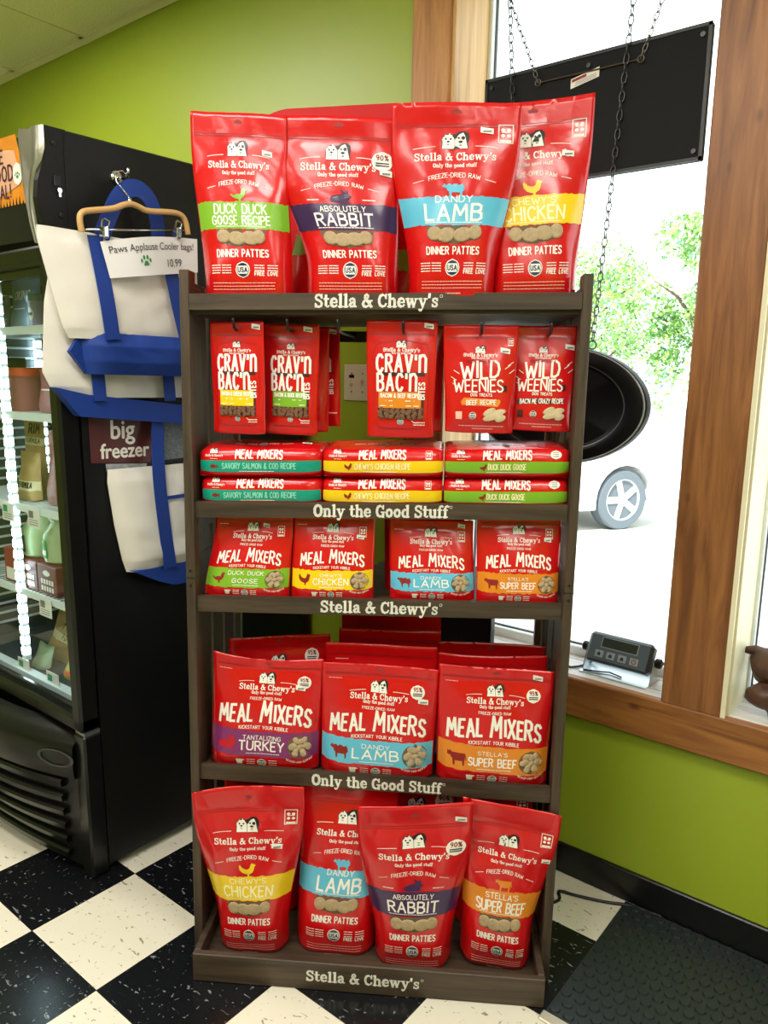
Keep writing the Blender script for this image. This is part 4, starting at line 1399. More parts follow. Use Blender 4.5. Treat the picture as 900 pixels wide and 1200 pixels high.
b.finish('red pouch directly behind the large lamb pouch, first of three peeking over it', 'pet food pouch', G_BIG)
b = large((-.105, .813), (.150, .818), on(3, -.10), on(3, .145), .262, .245, 45)
b.zip(.905)
b.finish('red pouch second in line behind the large lamb pouch', 'pet food pouch', G_BIG)
b = large((-.108, .843), (.150, .846), on(3, -.105), on(3, .15), .33, .32, 46)
b.hole(.955, w=.02)
b.finish('red pouch last in line behind the large lamb pouch, topmost edge of the row', 'pet food pouch', G_BIG)
b = large((.147, .783), (.412, .775), on(3, .149), on(3, .410), .138, .112, 47)
mixer(b, 'orange', (("STELLA'S", .7, .26), ("SUPER BEEF", .85, .42)), 'cow', (.36, .94), True, False, 47, btilt=-.008)
b.finish('large red pouch with an orange beef band on the fourth shelf', 'pet food pouch', G_BIG)
b = large((.143, .788), (.405, .790), on(3, .15), on(3, .408), .205, .180, 48, sag=.008)
b.zip(.905); b.smudge(-.11, -.08, .87, .0016, pale_ink, 3); b.dogs(0, .80, .038); b.pct(b.s.W * .30, .82, .019, '95%')
b.finish('red pouch directly behind the large beef pouch, dogs half showing', 'pet food pouch', G_BIG)
b = large((.143, .792), (.407, .792), on(3, .15), on(3, .408), .27, .245, 49)
b.hole(.955, w=.02)
b.finish('red pouch farthest back behind the large beef pouch', 'pet food pouch', G_BIG)

# --- base tray
TZ = .0288
def based(TL, TR, BL, BR, yb, yt, seed, **kw):
    kw.setdefault('wrinkle', .0055)
    b = standing(TL, TR, BL, BR, yb, yt, .05, .04, seed, **kw)
    b.k, b.c = 1.06, -.075
    return b
b = based((-.428, .452), (-.158, .487), (-.380, TZ), (-.205, TZ), .112, .055, 51, taper=(.1, .9), sag=-.012, wrinkle=.007)
dinner(b, 'yellow', (("CHEWY'S", .5, .40), ("CHICKEN", .9, .56)), 'chicken', 'r', None, (.28, .705), YEL_TXT)
b.finish('red pouch with a yellow chicken band in the base tray', 'pet food pouch', G_BASE)
b = based((-.175, .473), (.06, .478), (-.186, TZ), (.010, TZ), .125, .125, 52, taper=(.1, .9))
dinner(b, 'blue', (("DANDY", .5, .30), ("LAMB", 1.1, .50)), 'sheep', '', None, None)
b.finish('red pouch with a sky blue lamb band in the base tray', 'pet food pouch', G_BASE)
b = based((-.030, .452), (.236, .480), (.014, TZ), (.198, TZ), .098, .042, 53, taper=(.1, .85), wrinkle=.004)
dinner(b, 'purple', (("ABSOLUTELY", .45, .42), ("RABBIT", .9, .54)), 'rabbit', '90%', INK['purple'], (.40, .925))
b.finish('red pouch with a purple rabbit band standing foremost in the base tray', 'pet food pouch', G_BASE)
b = based((.212, .482), (.440, .446), (.222, TZ + .012), (.392, TZ), .115, .065, 54, taper=(.2, .95), wrinkle=.007)
dinner(b, 'orange', (("STELLA'S", .5, .40), ("SUPER BEEF", .85, .62)), 'cow', 'r', INK['orange'], (.42, .735))
b.finish('leaning red pouch with an orange beef band in the base tray', 'pet food pouch', G_BASE)
for k, (x0, x1, zt, lab, kind) in enumerate(((-.405, -.20, .415, 'red pouch hidden behind the chicken pouch in the base tray', ''),
                                      (-.20, .0, .425, 'red pouch hidden behind the lamb pouch in the base tray', ''),
                                      (.005, .20, .432, 'red pouch with a percent badge behind the rabbit pouch in the base tray', '90%'),
                                      (.205, .40, .428, 'red pouch with an emblem behind the beef pouch in the base tray', 'r'))):
    b = standing((x0, zt), (x1, zt + .004), (x0 + .005, TZ), (x1 - .005, TZ), .245, .25, .04, .04, 61 + k)
    b.hole(.955, w=.02)
    if kind:
        b.dogs(0, .80, .045)
    if kind == '90%':
        b.pct(b.s.W * .36, .82, .022, '90%')
    if kind == 'r':
        b.recycle(b.s.W * .36, .84, .026)
    b.finish(lab, 'pet food pouch', G_BASE)
# ---------------------------------------------------------------- the glass door freezer
FX0, FX1, FY0, FY1, FH = -2.85, -1.85, 1.055, 1.86, 2.012
blk = mat('black_painted_steel', (9, 9, 10), rough=.45, spec=.35, bump=.25, bscale=420)
blk_pl = mat('black_plastic', (15, 15, 16), rough=.3)
liner = mat('grey_freezer_liner', (58, 66, 70), rough=.45)
silver = mat('brushed_silver_bezel', (176, 172, 158), rough=.32, metal=.85)
wire_w = mat('white_coated_wire', (226, 236, 236), rough=.35)
fr = thing('upright_freezer', 'tall black upright freezer with a lit glass door', 'freezer', ((FX0 + FX1) / 2, (FY0 + FY1) / 2, 0))
fo = Vector(fr.location)
# the freezer leans forward by about a degree on its feet
LEAN = .02
FR_M = Matrix.Translation((fo.x, fo.y + .03, .009)) @ Matrix.Rotation(LEAN, 4, 'X') @ Matrix.Translation((-fo.x, -fo.y, 0))
fr.location = FR_M @ fo
fr.rotation_euler = (LEAN, 0, 0)
def in_freezer(x, y, z):
    return FR_M @ Vector((x, y, z))
def fb(mb, name, m, parent=None, **kw):
    if parent is None or parent is fr:
        mb.v = [tuple(Vector(p) - fo) for p in mb.v]
        return mb.build(name, m, fr, **kw)
    mb.v = [tuple(Vector(p) - fo) for p in mb.v]
    return mb.build(name, m, parent, **kw)
c = MB()
c.box(FX1 - .035, FX1, FY0, FY1, .02, FH, 0, .004)
c.box(FX0, FX0 + .035, FY0, FY1, .02, FH, 0, .004)
c.box(FX0 + .03, FX1 - .03, FY1 - .04, FY1, .02, FH, 0)
c.box(FX0 + .03, FX1 - .03, FY0, FY1, 1.74, FH, 0)
c.box(FX0 + .03, FX1 - .03, FY0, FY1, .02, .44, 0)
c.box(FX0 + .036, FX1 - .036, FY1 - .06, FY1 - .039, .44, 1.74, 1)
c.box(FX0 + .034, FX0 + .040, FY0 + .01, FY1 - .04, .44, 1.74, 1)
c.box(FX1 - .040, FX1 - .034, FY0 + .01, FY1 - .04, .44, 1.74, 1)
c.box(FX0 + .036, FX1 - .036, FY0 + .01, FY1 - .04, .44, .452, 1)
c.box(FX0 + .04, FX1 - .04, 1.09, 1.12, .452, .47, 2)
c.box(FX1 - .001, FX1 + .0015, FY0 - .002, FY0 + .004, .02, FH, 0)
fb(c, 'cabinet', [blk, liner, mat('pale_sill_strip', (210, 224, 226), rough=.35)])
f = MB()
f.box(FX1 - .055, FX1, 1.00, FY0, 0.002, .44, 0, .006)
fb(f, 'corner_post', blk_pl, smooth='auto')
fb(MB().box(FX0, FX0 + .055, 1.00, FY0, 0.002, .44, 0, .006), 'corner_post', blk_pl, smooth='auto')
for x in (FX0 + .08, FX1 - .08):
    fb(MB().lathe([(.022, -.018), (.022, .02)], 12, 0, c=(x, FY1 - .06, 0)), 'foot', blk_pl, smooth='auto')
# white bars on the left liner standing in for LED strip reflections
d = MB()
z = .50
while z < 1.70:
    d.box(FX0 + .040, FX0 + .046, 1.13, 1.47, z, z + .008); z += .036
fb(d, 'led_reflection_bars', wire_w)
# bulged lower grille
GX0, GX1 = FX0 + .04, FX1 - .045
def gy(x, z):
    u = (x - (GX0 + GX1) / 2) / ((GX1 - GX0) / 2)
    return .992 - .085 * (1 - u * u) * (.55 + .45 * sstep(z, .03, .25))
g = MB()
rows = [[Vector((GX0 + (GX1 - GX0) * i / 24, gy(GX0 + (GX1 - GX0) * i / 24, zz) + .012, zz)) for i in range(25)] for zz in (.025, .06, .12, .2, .28, .34)]
g.grid(rows, 0)
rows = [[Vector((GX0 + (GX1 - GX0) * i / 24, gy(GX0 + (GX1 - GX0) * i / 24, zz) + oo, zz)) for i in range(25)] for zz, oo in ((.30, .012), (.305, -.004), (.34, -.006), (.395, -.004), (.41, .004), (.43, .03), (.438, .07))]
g.grid(rows, 0)
for k in range(6):
    zc = .055 + k * .045
    rows = [[Vector((GX0 + (GX1 - GX0) * (i / 24 * .9 + .05), gy(GX0 + (GX1 - GX0) * (i / 24 * .9 + .05), zz) + oo, zz)) for i in range(25)] for zz, oo in ((zc - .012, .012), (zc - .010, -.003), (zc + .006, -.006), (zc + .012, .0), (zc + .013, .012))]
    g.grid(rows, 0)
gr = fb(g, 'louvred_grille', blk_pl, smooth='auto')
e = MB()
ox, oz = FX1 - .098, .362
for (s0, s1, oo, mi) in ((1.0, .82, -.010, 0), (.82, .0, -.0065, 1)):
    ring0 = [Vector((ox + .062 * s0 * cos(2 * pi * k / 24), 0, oz + .026 * s0 * sin(2 * pi * k / 24))) for k in range(24)]
    ring1 = [Vector((ox + .062 * s1 * cos(2 * pi * k / 24), 0, oz + .026 * s1 * sin(2 * pi * k / 24))) for k in range(24)]
    for r in (ring0, ring1):
        for p in r: p.y = gy(p.x, p.z) + oo
    e.grid([ring0, ring1], mi, close=True)
fb(e, 'finger_recess', [mat('dark_satin_rim', (74, 74, 70), rough=.3, metal=.5), black_metal], smooth=True)
# door
DF = .995
dr = MB()
GXR = FX1 - .048
dr.box(GXR, FX1 - .002, DF, FY0, .448, 1.742, 0, .008)
dr.box(FX0 + .002, FX0 + .06, DF, FY0, .448, 1.742, 0, .008)
dr.box(FX0 + .002, FX1 - .002, DF, FY0, 1.695, 1.742, 0, .008)
dr.box(FX0 + .002, FX1 - .002, DF, FY0, .448, .492, 0, .008)
dr.box(FX0 + .06, GXR, DF + .022, DF + .03, 1.672, 1.70, 1)
dr.box(FX0 + .06, GXR, DF + .022, DF + .03, .488, .512, 1)
door = fb(dr, 'door_frame', [blk_pl, mat('dark_glass_border', (30, 34, 36), rough=.15)], smooth='auto')
fb(MB().box(FX0 + .058, GXR + .002, DF + .03, DF + .036, .488, 1.70), 'glass_pane', gl, door)
fb(MB().box(FX1 - .05, FX1 - .003, FY0 - .05, FY0 - .004, .438, .449).lathe([(.008, .43), (.008, .455)], 10, 0, c=(FX1 - .02, FY0 - .03, 0)), 'hinge', steel, door)
# light strip inside, and an added one standing in for its reflection
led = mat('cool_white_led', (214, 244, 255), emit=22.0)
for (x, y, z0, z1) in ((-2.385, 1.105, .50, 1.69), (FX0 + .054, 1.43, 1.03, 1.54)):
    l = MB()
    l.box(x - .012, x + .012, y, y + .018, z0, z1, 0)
    st = fb(l, 'light_strip_or_reflection', mat('white_strip_housing', (226, 234, 236), rough=.4))
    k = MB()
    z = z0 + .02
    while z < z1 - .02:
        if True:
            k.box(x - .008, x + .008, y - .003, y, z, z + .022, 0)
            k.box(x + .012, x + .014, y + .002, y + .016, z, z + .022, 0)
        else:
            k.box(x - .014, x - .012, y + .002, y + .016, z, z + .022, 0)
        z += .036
    fb(k, 'diode_or_reflection', led, st)
# wire shelves
SHZ = (1.555, 1.305, 1.02, .742)
for z in SHZ:
    w = MB()
    for y in (1.115, 1.78):
        w.box(FX0 + .045, FX1 - .045, y, y + .006, z - .012, z)
    w.box(FX0 + .045, FX1 - .045, 1.108, 1.112, z - .018, z + .006)
    x = FX0 + .06
    while x < FX1 - .05:
        w.box(x, x + .003, 1.115, 1.786, z - .004, z - .001); x += .022
    fb(w, 'wire_shelf', wire_w)
# header with silver bezel and a lit photographic panel
P = []
sidep = [(1.055, 1.742), (.992, 1.742), (.984, 1.79), (.978, 1.845), (.983, 1.885), (.995, 1.925), (1.006, 1.96), (1.008, FH), (1.055, FH)]
fb(MB().prism(sidep, FX1 - .02, FX1, 'yz'), 'header_side_plate', blk)
fb(MB().prism([(1.055, 1.742), (1.02, 1.742), (1.015, 1.85), (1.02, FH), (1.055, FH)], FX0, FX1 - .02, 'yz'), 'header_box', blk)
bz = []
for (z, xl, xr, yl, ym, yr) in ((FH, -1.962, FX1 - .004, 1.000, .990, 1.005), (1.975, -1.950, FX1 - .002, .992, .986, 1.003), (1.93, -1.938, FX1 - .003, .986, .984, .997), (1.885, -1.926, FX1 - .030, .984, .984, .988),
                                (1.838, -1.918, FX1 - .042, .984, .984, .986), (1.79, -1.908, FX1 - .040, .986, .986, .988), (1.745, -1.896, FX1 - .034, .99, .99, .992)):
    bz.append([Vector((xl, yl + .05, z)), Vector((xl, yl, z)), Vector((xl + (xr - xl) * .3, ym - .004, z)), Vector((xl + (xr - xl) * .45, ym + .012, z)), Vector((xl + (xr - xl) * .75, (ym + yr) / 2 - .004, z)), Vector((xr, yr, z)), Vector((xr, yr + .03, z))])
fb(MB().grid(bz), 'header_bezel', silver, smooth=True)
def hs(x, z):
    return Vector((x, .992 - .014 * (1 - ((x + 2.2) / .3) ** 2), z))
sp = MB()
n = 16
def xr_(z): return -1.872 - (z - 1.70) * .265
top, bot = 2.004, 1.842
rows = [[hs(-2.47 + (xr_(z) + 2.47) * i / n, z) for i in range(n + 1)] for z in [bot + (top - bot) * k / 6 for k in range(7)]]
sp.grid(rows, 0)
rows = [[hs(-2.47 + (xr_(z) + 2.47) * i / n, z) for i in range(n + 1)] for z in (1.752, 1.80, bot)]
sp.grid(rows, 1)
pan = fb(sp, 'header_sign', [mat('orange_sign_print', (226, 142, 44), rough=.35, vary=.1, vscale=14), black_ink], smooth=True)
sl = MB()
fill(sl, [(-2.3, 1.95), (-2.10, 1.985), (-1.962, 1.970), (-1.945, 1.915), (-1.96, 1.875), (-2.03, 1.868), (-2.3, 1.85)], lambda X, Y, o: hs(X, Y) + Vector((0, -o, 0)), .001, 0, 8)
brown_i = mat('purple_brown_sign_ink', (72, 44, 62), rough=.5)
for t, x, z, s in (("LE", -2.030, 1.945, .030), ("OOD", -2.012, 1.902, .034), ("EAL!", -2.022, 1.862, .030)):
    put_text(sl, t, x, z, s, lambda X, Y, o: hs(X, Y) + Vector((0, -o, 0)), .17, .0018, 1)
fill(sl, ell(-1.952, 1.912, .020, .027, 20), lambda X, Y, o: hs(X, Y) + Vector((0, -o, 0)), .0022, 2, 8)
def paw(mb, fmap, x, y, r, off, mi):
    fill(mb, place(_o("-.5,-.45 -.2,-.35 .0,-.4 .2,-.35 .5,-.45 .62,-.2 .45,.05 .3,.3 .0,.42 -.3,.3 -.45,.05 -.62,-.2"), x, y, r * .85), fmap, off, mi, 6)
    for (dx, dy, rx, ry) in ((-.85, .35, .2, .3), (-.33, .78, .22, .34), (.33, .78, .22, .34), (.85, .35, .2, .3)):
        fill(mb, ell(x + dx * r, y + dy * r, rx * r, ry * r, 10), fmap, off, mi, 4)
paw(sl, lambda X, Y, o: hs(X, Y) + Vector((0, -o, 0)), -1.952, 1.906, .010, .0028, 3)
random.seed(4)
for k in range(26):
    x = -2.3 + k * .0145
    h = random.uniform(.008, .022)
    fill(sl, [(x - .004, bot - .001), (x + .004, bot - .001), (x, bot + h)], lambda X, Y, o: hs(X, Y) + Vector((0, -o, 0)), .0012, 4, 3)
fb(sl, 'sign_print', [mat('peach_dog_print', (232, 176, 140), rough=.4), brown_i, white_ink, mat('leaf_green_print', (38, 140, 62), rough=.5), black_ink], pan)
k = MB()
for (y, z) in ((1.027, 1.976), (1.036, 1.811)):
    k.lathe([(.006, 0), (.006, .003), (.003, .004)], 10, 0, M=Matrix.Translation((FX1, y, z)) @ Matrix.Rotation(radians(90), 4, 'Y'))
k.box(FX1, FX1 + .004, 1.022, 1.038, 1.878, 1.902, 0, .001)
lk = fb(k, 'side_lock', black_metal)
fb(MB().box(FX1 + .0045, FX1 + .0055, 1.031, 1.037, 1.853, 1.866).lathe([(.006, 0), (.006, .002)], 12, 0, M=Matrix.Translation((FX1 + .004, 1.034, 1.868)) @ Matrix.Rotation(radians(90), 4, 'Y')), 'key', chrome, lk)

# goods inside the freezer: built where they stand on the wire shelves
def pouch_at(x, y, z, w, h, d, m, label, cat, prints=(), rz=0.0, group='frozen food in the freezer', tilt=0.0, name='frozen_food_pouch'):
    root = thing(name, label, cat, in_freezer(x, y, z), rz, group)
    root.rotation_euler.x = LEAN
    fr_, bk_ = pouch_surface((-w / 2, h), (w / 2, h), (-w / 2, 0), (w / 2, 0), 0, tilt, d * .6, d * .4, x * 31 + z, na=14, nb=16, wrinkle=.004)
    bg = Bag(Surf(fr_, w, h), fr_, bk_)
    for p in prints:
        p(bg)
    mb = MB(); mb.grid(fr_); mb.grid([r[::-1] for r in bk_])
    mb.build('pouch', m, root, smooth=True)
    for nm, (pb, ms) in bg.parts.items():
        pb.build(nm, ms, root)
    return root
def carton_at(x, y, z, w, d, h, m, label, prints=(), rz=0.0, group='frozen food in the freezer', name='frozen_food_carton'):
    root = thing(name, label, 'carton', in_freezer(x, y, z), rz, group)
    root.rotation_euler.x = LEAN
    MB().box(-w / 2, w / 2, -d / 2, d / 2, 0, h, 0, .003).build('carton', m, root)
    t = MB()
    for fn in prints:
        fn(t, lambda X, Y, o: (X, -d / 2 - o, Y))
    if t.v:
        t.build('carton_print', [white_ink, black_ink, dark_red_ink, mat('leaf_green_print', (38, 140, 62))], root)
    return root
frost = mat('frosty_blue_grey_pouch', (120, 140, 152), rough=.3, coat=.2)
tan = mat('tan_paper_pouch', (178, 150, 96), rough=.55, vary=.08, vscale=20)
tanl = mat('pale_cream_label', (224, 214, 170), rough=.5)
clay = mat('orange_tub_plastic', (226, 96, 54), rough=.4)
pale_g = mat('pale_green_frozen_bottle', (176, 196, 150), rough=.35)
maroon = mat('maroon_carton', (112, 44, 44), rough=.5)
lilac = mat('lilac_cup_paper', (170, 156, 186), rough=.5)
pouch_at(-2.38, 1.20, SHZ[0], .17, .155, .05, frost, 'blue grey frozen pouch with pale lettering on the top freezer shelf', 'frozen food pouch', [lambda b: b.text("OKING", .60, .026, th=.18), lambda b: b.smudge(-.03, .03, .42, .004, white_ink, 2)])
pouch_at(-2.505, 1.19, SHZ[0], .085, .11, .04, mat('dim_grey_pouch', (74, 82, 84), rough=.35), 'small dark grey pouch beside the blue grey pouch, top freezer shelf', 'frozen food pouch', [lambda b: b.smudge(-.02, .02, .6, .004, white_ink, 3)])
def cup(x, y, z, r, h, m, label, lidm, name='ice_cream_cup', cat='cup'):
    root = thing(name, label, cat, in_freezer(x, y, z), 0, 'tubs in the freezer')
    root.rotation_euler.x = LEAN
    MB().lathe([(r * .78, 0), (r, h * .9)], 20).build('tub', m, root, smooth='auto')
    MB().lathe([(r * 1.06, h * .82), (r * 1.06, h), (r * .98, h * 1.02)], 20).build('lid', lidm, root, smooth='auto')
    b = MB()
    for k in range(5):
        t0 = -2.0 + k * .2
    fm = lambda X, Y, o: (sin(X / r) * (r * (.78 + .22 * Y / h) + o + .001), -cos(X / r) * (r * (.78 + .22 * Y / h) + o + .001), Y)
    fill(b, ell(0, h * .45, r * .5, h * .2, 14), fm, .0, 0, 5, .01)
    ribbons(b, [(None, [(-r * .3, h * .45), (r * .3, h * .45)])], fm, h * .08, .0012, 1)
    b.build('cup_label', [white_ink, black_ink], root)
    return root
cup(-2.28, 1.19, SHZ[0], .036, .10, lilac, 'lilac paper cup on the top freezer shelf next to the door edge', frost)
cup(-2.475, 1.21, SHZ[1], .082, .135, mat('rosy_clear_tub', (176, 110, 100), rough=.35), 'orange lidded tub on the second freezer shelf', clay, 'frozen_tub', 'tub')
carton_at(-2.62, 1.23, SHZ[1], .06, .12, .17, mat('dark_green_carton', (22, 52, 50), rough=.4), 'dark green carton left of the orange lidded tub', [lambda t, f: fill(t, [(-.02, .06), (.02, .06), (.02, .09), (-.02, .09)], f, .001, 3, 2)])
pouch_at(-2.30, 1.22, SHZ[1], .13, .14, .05, mat('rose_pouch', (150, 92, 92), rough=.4), 'rose coloured pouch behind the orange lidded tub', 'frozen food pouch', [lambda b: b.smudge(-.03, .03, .5, .004, white_ink, 3)])
pouch_at(-2.415, 1.19, SHZ[2], .13, .155, .06, tan, 'tan frozen pouch with a cream lamb formula label on the third shelf', 'frozen food pouch', [lambda b: b.band(.22, .42, tanl), lambda b: b.text("LAMB FORMULA", .28, .017, black_ink, .2, width=.09)])
pouch_at(-2.53, 1.27, SHZ[2], .13, .25, .05, tan, 'taller tan frozen pouch behind the lamb formula pouch', 'frozen food pouch', [lambda b: b.band(.66, .76, tanl), lambda b: b.text("FORMULA", .69, .014, black_ink, .2, width=.08), lambda b: b.text("RIM", .82, .03, black_ink, .24, width=.06)])
pouch_at(-2.25, 1.20, SHZ[2], .12, .23, .05, mat('mottled_red_pouch', (142, 84, 70), rough=.4, vary=.3, vscale=70), 'mottled reddish pouch at the door edge of the third freezer shelf', 'frozen food pouch')
for (x, z0, mm, lb) in ((-2.365, .09, 0, 'maroon carton with white print, left of two under the pale bottles'), (-2.245, .09, 0, 'maroon carton with white print, right of two under the pale bottles')):
    carton_at(x, 1.19, SHZ[3], .115, .12, .095, maroon, lb, [lambda t, f: fill(t, ell(0, .07, .02, .009, 14), f, .001, 0, 4), lambda t, f: put_text(t, "BONE", 0, .032, .017, f, .2, .001, 0, width=.06), lambda t, f: put_text(t, "BROTH", 0, .009, .017, f, .2, .001, 0, width=.07)] if False else
              [lambda t, f: fill(t, ell(0, .07, .022, .010, 14), f, .001, 0, 4)] + [(lambda t, f, r=r: [fill(t, [(-.036 + q * .016, .012 + r * .022), (-.025 + q * .016, .012 + r * .022), (-.025 + q * .016, .028 + r * .022), (-.036 + q * .016, .028 + r * .022)], f, .001, 0, 2) for q in range(5)]) for r in range(2)])
carton_at(-2.48, 1.19, SHZ[3], .085, .12, .115, mat('red_white_carton', (150, 60, 54), rough=.5), 'red and white carton beside the maroon cartons', [lambda t, f: fill(t, [(-.03, .01), (.03, .01), (.03, .05), (-.03, .05)], f, .001, 0, 3)])
for (x, lb, lm) in ((-2.395, 'pale green frozen bottle with a dark label, left of the pair', 'dark_bottle_label'), (-2.255, 'pale green frozen bottle with a green label, right of the pair', 'green_bottle_label')):
    root = thing('frozen_bottle', lb, 'bottle', in_freezer(x, 1.20, SHZ[3] + .0955), 0, 'pale bottles in the freezer')
    root.rotation_euler.x = LEAN
    MB().lathe([(.052, 0), (.060, .008), (.063, .06), (.060, .09), (.042, .115), (.036, .130), (.046, .148), (.047, .160)], 22).build('bottle', pale_g, root, smooth='auto')
    MB().lathe([(.048, .158), (.048, .172), (.043, .174)], 22).build('cap', mat('white_cap', (226, 230, 226), rough=.4), root, smooth='auto')
    q = MB()
    fm = lambda X, Y, o: (sin(X / .0635) * (.0640 + o), -cos(X / .0635) * (.0640 + o), Y)
    fill(q, [(-.03, .02), (.012, .02), (.012, .075), (-.03, .075)], fm, .0004, 0, 4, .01)
    fill(q, [(-.024, .03), (.006, .03), (.006, .045), (-.024, .045)], fm, .001, 1, 3, .01)
    q.build('bottle_label', [mat(lm, (40, 60, 70) if 'dark' in lm else (50, 150, 60), rough=.5), white_ink], root)
pouch_at(-2.37, 1.27, .4525, .34, .15, .08, tan, 'large tan pouch lying at the bottom of the freezer', 'frozen food pouch', [lambda b: b.text("PRI   AL", .62, .03, mat('olive_ink', (70, 70, 30), rough=.5), .24, width=.17) if False else b.text("PRI", .62, .03, mat('olive_ink', (70, 70, 30), rough=.5), .24, x=-.05, width=.06), lambda b: b.band(.40, .54, tanl), lambda b: b.text("FORMULA", .44, .014, black_ink, .2, width=.11)], tilt=.05)
pouch_at(-2.20, 1.19, .4525, .17, .095, .05, mat('yellow_green_pouch', (168, 182, 70), rough=.4), 'yellow green pouch in front of the large tan pouch', 'frozen food pouch', [lambda b: b.text("M", .5, .03, white_ink, .2), lambda b: b.band(.12, .26, mat('coral_stripe', (222, 110, 80), rough=.4))], tilt=.03)
pouch_at(-2.40, 1.17, .4525, .10, .075, .04, mat('green_clear_pack', (150, 170, 140), rough=.4), 'small pale green pack at the bottom left of the freezer', 'frozen food pouch', tilt=.02)
for (x, z, lb, gm) in ((-2.405, 1.022, 'green and white price card on the third shelf edge, left', 0), (-2.24, 1.022, 'pale price card on the third shelf edge, right', 1),
                       (-2.21, .744, 'white price card below the maroon cartons', 1), (-2.385, .505, 'small price card at the bottom left of the freezer', 0), (-2.20, .505, 'teal and white price card at the bottom of the freezer', 0)):
    t = thing('shelf_price_card', lb, 'price card', in_freezer(x, 1.103, z), 0, 'price cards in the freezer')
    MB().box(-.036, .036, -.002, 0, -.058, .0, 0).build('card', paper, t)
    q = MB()
    f0 = lambda X, Y, o: (X, -.002 - o, Y)
    fill(q, [(-.028, -.03), (.0, -.03), (.0, -.008), (-.028, -.008)], f0, .0006, 0 if not gm else 1, 2)
    for kk in range(3):
        ribbons(q, [(None, [(-.028 + .0, -.036 - kk * .007), (.026, -.036 - kk * .007)])], f0, .002, .0006, 1)
    q.build('card_print', [mat('teal_print', (30, 150, 110), rough=.5), grey_ink], t)

# ---------------------------------------------------------------- cooler tote bags hung on the freezer's side
canvas = mat('off_white_canvas', (228, 222, 214), rough=.75, bump=.25, bscale=500)
blue = mat('royal_blue_canvas', (11, 54, 142), rough=.65, bump=.25, bscale=500)
def loft(mb, rows, xb, mi=0, seed=0, na=22, sub=8):
    """cloth body given by (z, y left, y right, fullness); bulges out from x = xb"""
    full = []
    for (r0, r1) in zip(rows, rows[1:]):
        for k in range(sub):
            f = k / sub
            full.append([r0[i] + (r1[i] - r0[i]) * f for i in range(4)])
    full.append(list(rows[-1]))
    F, B = [], []
    for (z, yl, yr, d) in full:
        a, b = [], []
        for i in range(na + 1):
            u = i / na
            c = (1 - abs(2 * u - 1) ** 3) ** .6 if 0 < u < 1 else 0
            y = yl + (yr - yl) * u
            w = (noise.noise(Vector((y * 9, z * 7, seed))) * .010 + abs(noise.noise(Vector((y * 16 + z * 9, z * 12 - y * 8, seed + 5)))) * .010) * c
            a.append(Vector((xb + .003 + d * c + w, y, z)))
            b.append(Vector((xb, y, z)))
        F.append(a); B.append(b)
    mb.grid(F, mi); mb.grid([r[::-1] for r in B], mi)
    for j in range(len(F) - 1):
        mb.quad(F[j][0], F[j + 1][0], B[j + 1][0], B[j][0], mi)
        mb.quad(F[j][-1], B[j][-1], B[j + 1][-1], F[j + 1][-1], mi)
    for R in (0, -1):
        for i in range(na):
            mb.quad(F[R][i], F[R][i + 1], B[R][i + 1], B[R][i], mi)
    return F
def strap(mb, pts, w, mi=0, th=.003):
    """webbing along 3D points; width lies in the plane of the freezer side, across the path"""
    pts = [Vector(p) for p in pts]
    # smooth the path
    for _ in range(2):
        q = [pts[0]]
        for a, b in zip(pts, pts[1:]):
            q += [a * .75 + b * .25, a * .25 + b * .75]
        pts = q + [pts[-1]]
    rows = []
    for i, p in enumerate(pts):
        d = pts[min(i + 1, len(pts) - 1)] - pts[max(i - 1, 0)]
        n = Vector((0, -d.z, d.y)).normalized() * w / 2
        o = Vector((th, 0, 0))
        rows.append([p - n, p + n, p + n + o, p - n + o])
    mb.grid(rows, mi, close=True)
def tote(label, origin):
    return thing('cooler_tote', label, 'tote bag', origin, 0, 'cooler totes hung on the freezer side')
def tb(mb, name, m, root, **kw):
    o = Vector(root.location)
    mb.v = [tuple(Vector(p) - o) for p in mb.v]
    return mb.build(name, m, root, **kw)
# the folded tote in front
T = tote('white and blue cooler tote folded over, hung highest on its clip hanger', (-1.79, 1.2, 1.43))
b = MB(); loft(b, [(1.772, .945, 1.405, .012), (1.74, .945, 1.405, .022), (1.62, .975, 1.408, .034), (1.54, .998, 1.41, .04), (1.515, 1.012, 1.41, .036)], -1.812, 0, 3)
tb(b, 'canvas_body', canvas, T, smooth=True)
b = MB(); F = loft(b, [(1.532, 1.036, 1.41, .040), (1.50, 1.036, 1.41, .056), (1.46, 1.042, 1.41, .052), (1.428, 1.05, 1.41, .034)], -1.812, 0, 6)
b.add([(-1.803, 1.040, 1.530), (-1.796, 1.006, 1.482), (-1.803, 1.05, 1.428), (-1.812, 1.040, 1.530), (-1.812, 1.006, 1.482), (-1.812, 1.05, 1.428)], [(0, 1, 2), (3, 5, 4), (0, 3, 4, 1), (1, 4, 5, 2)])
tb(b, 'blue_bottom', blue, T, smooth='auto')
for pts in (((-1.785, 1.078, 1.765), (-1.772, 1.082, 1.70), (-1.764, 1.094, 1.60), (-1.760, 1.102, 1.515)), ((-1.785, 1.285, 1.78), (-1.770, 1.290, 1.70), (-1.764, 1.303, 1.62), (-1.762, 1.326, 1.53))):
    b = MB(); strap(b, pts, .040); tb(b, 'strap', blue, T, smooth='auto')
b = MB(); strap(b, ((-1.792, 1.10, 1.765), (-1.79, 1.122, 1.82), (-1.787, 1.158, 1.885), (-1.785, 1.20, 1.905), (-1.79, 1.245, 1.885), (-1.795, 1.268, 1.83), (-1.798, 1.272, 1.765)), .042); tb(b, 'handle_loop', blue, T, smooth='auto')
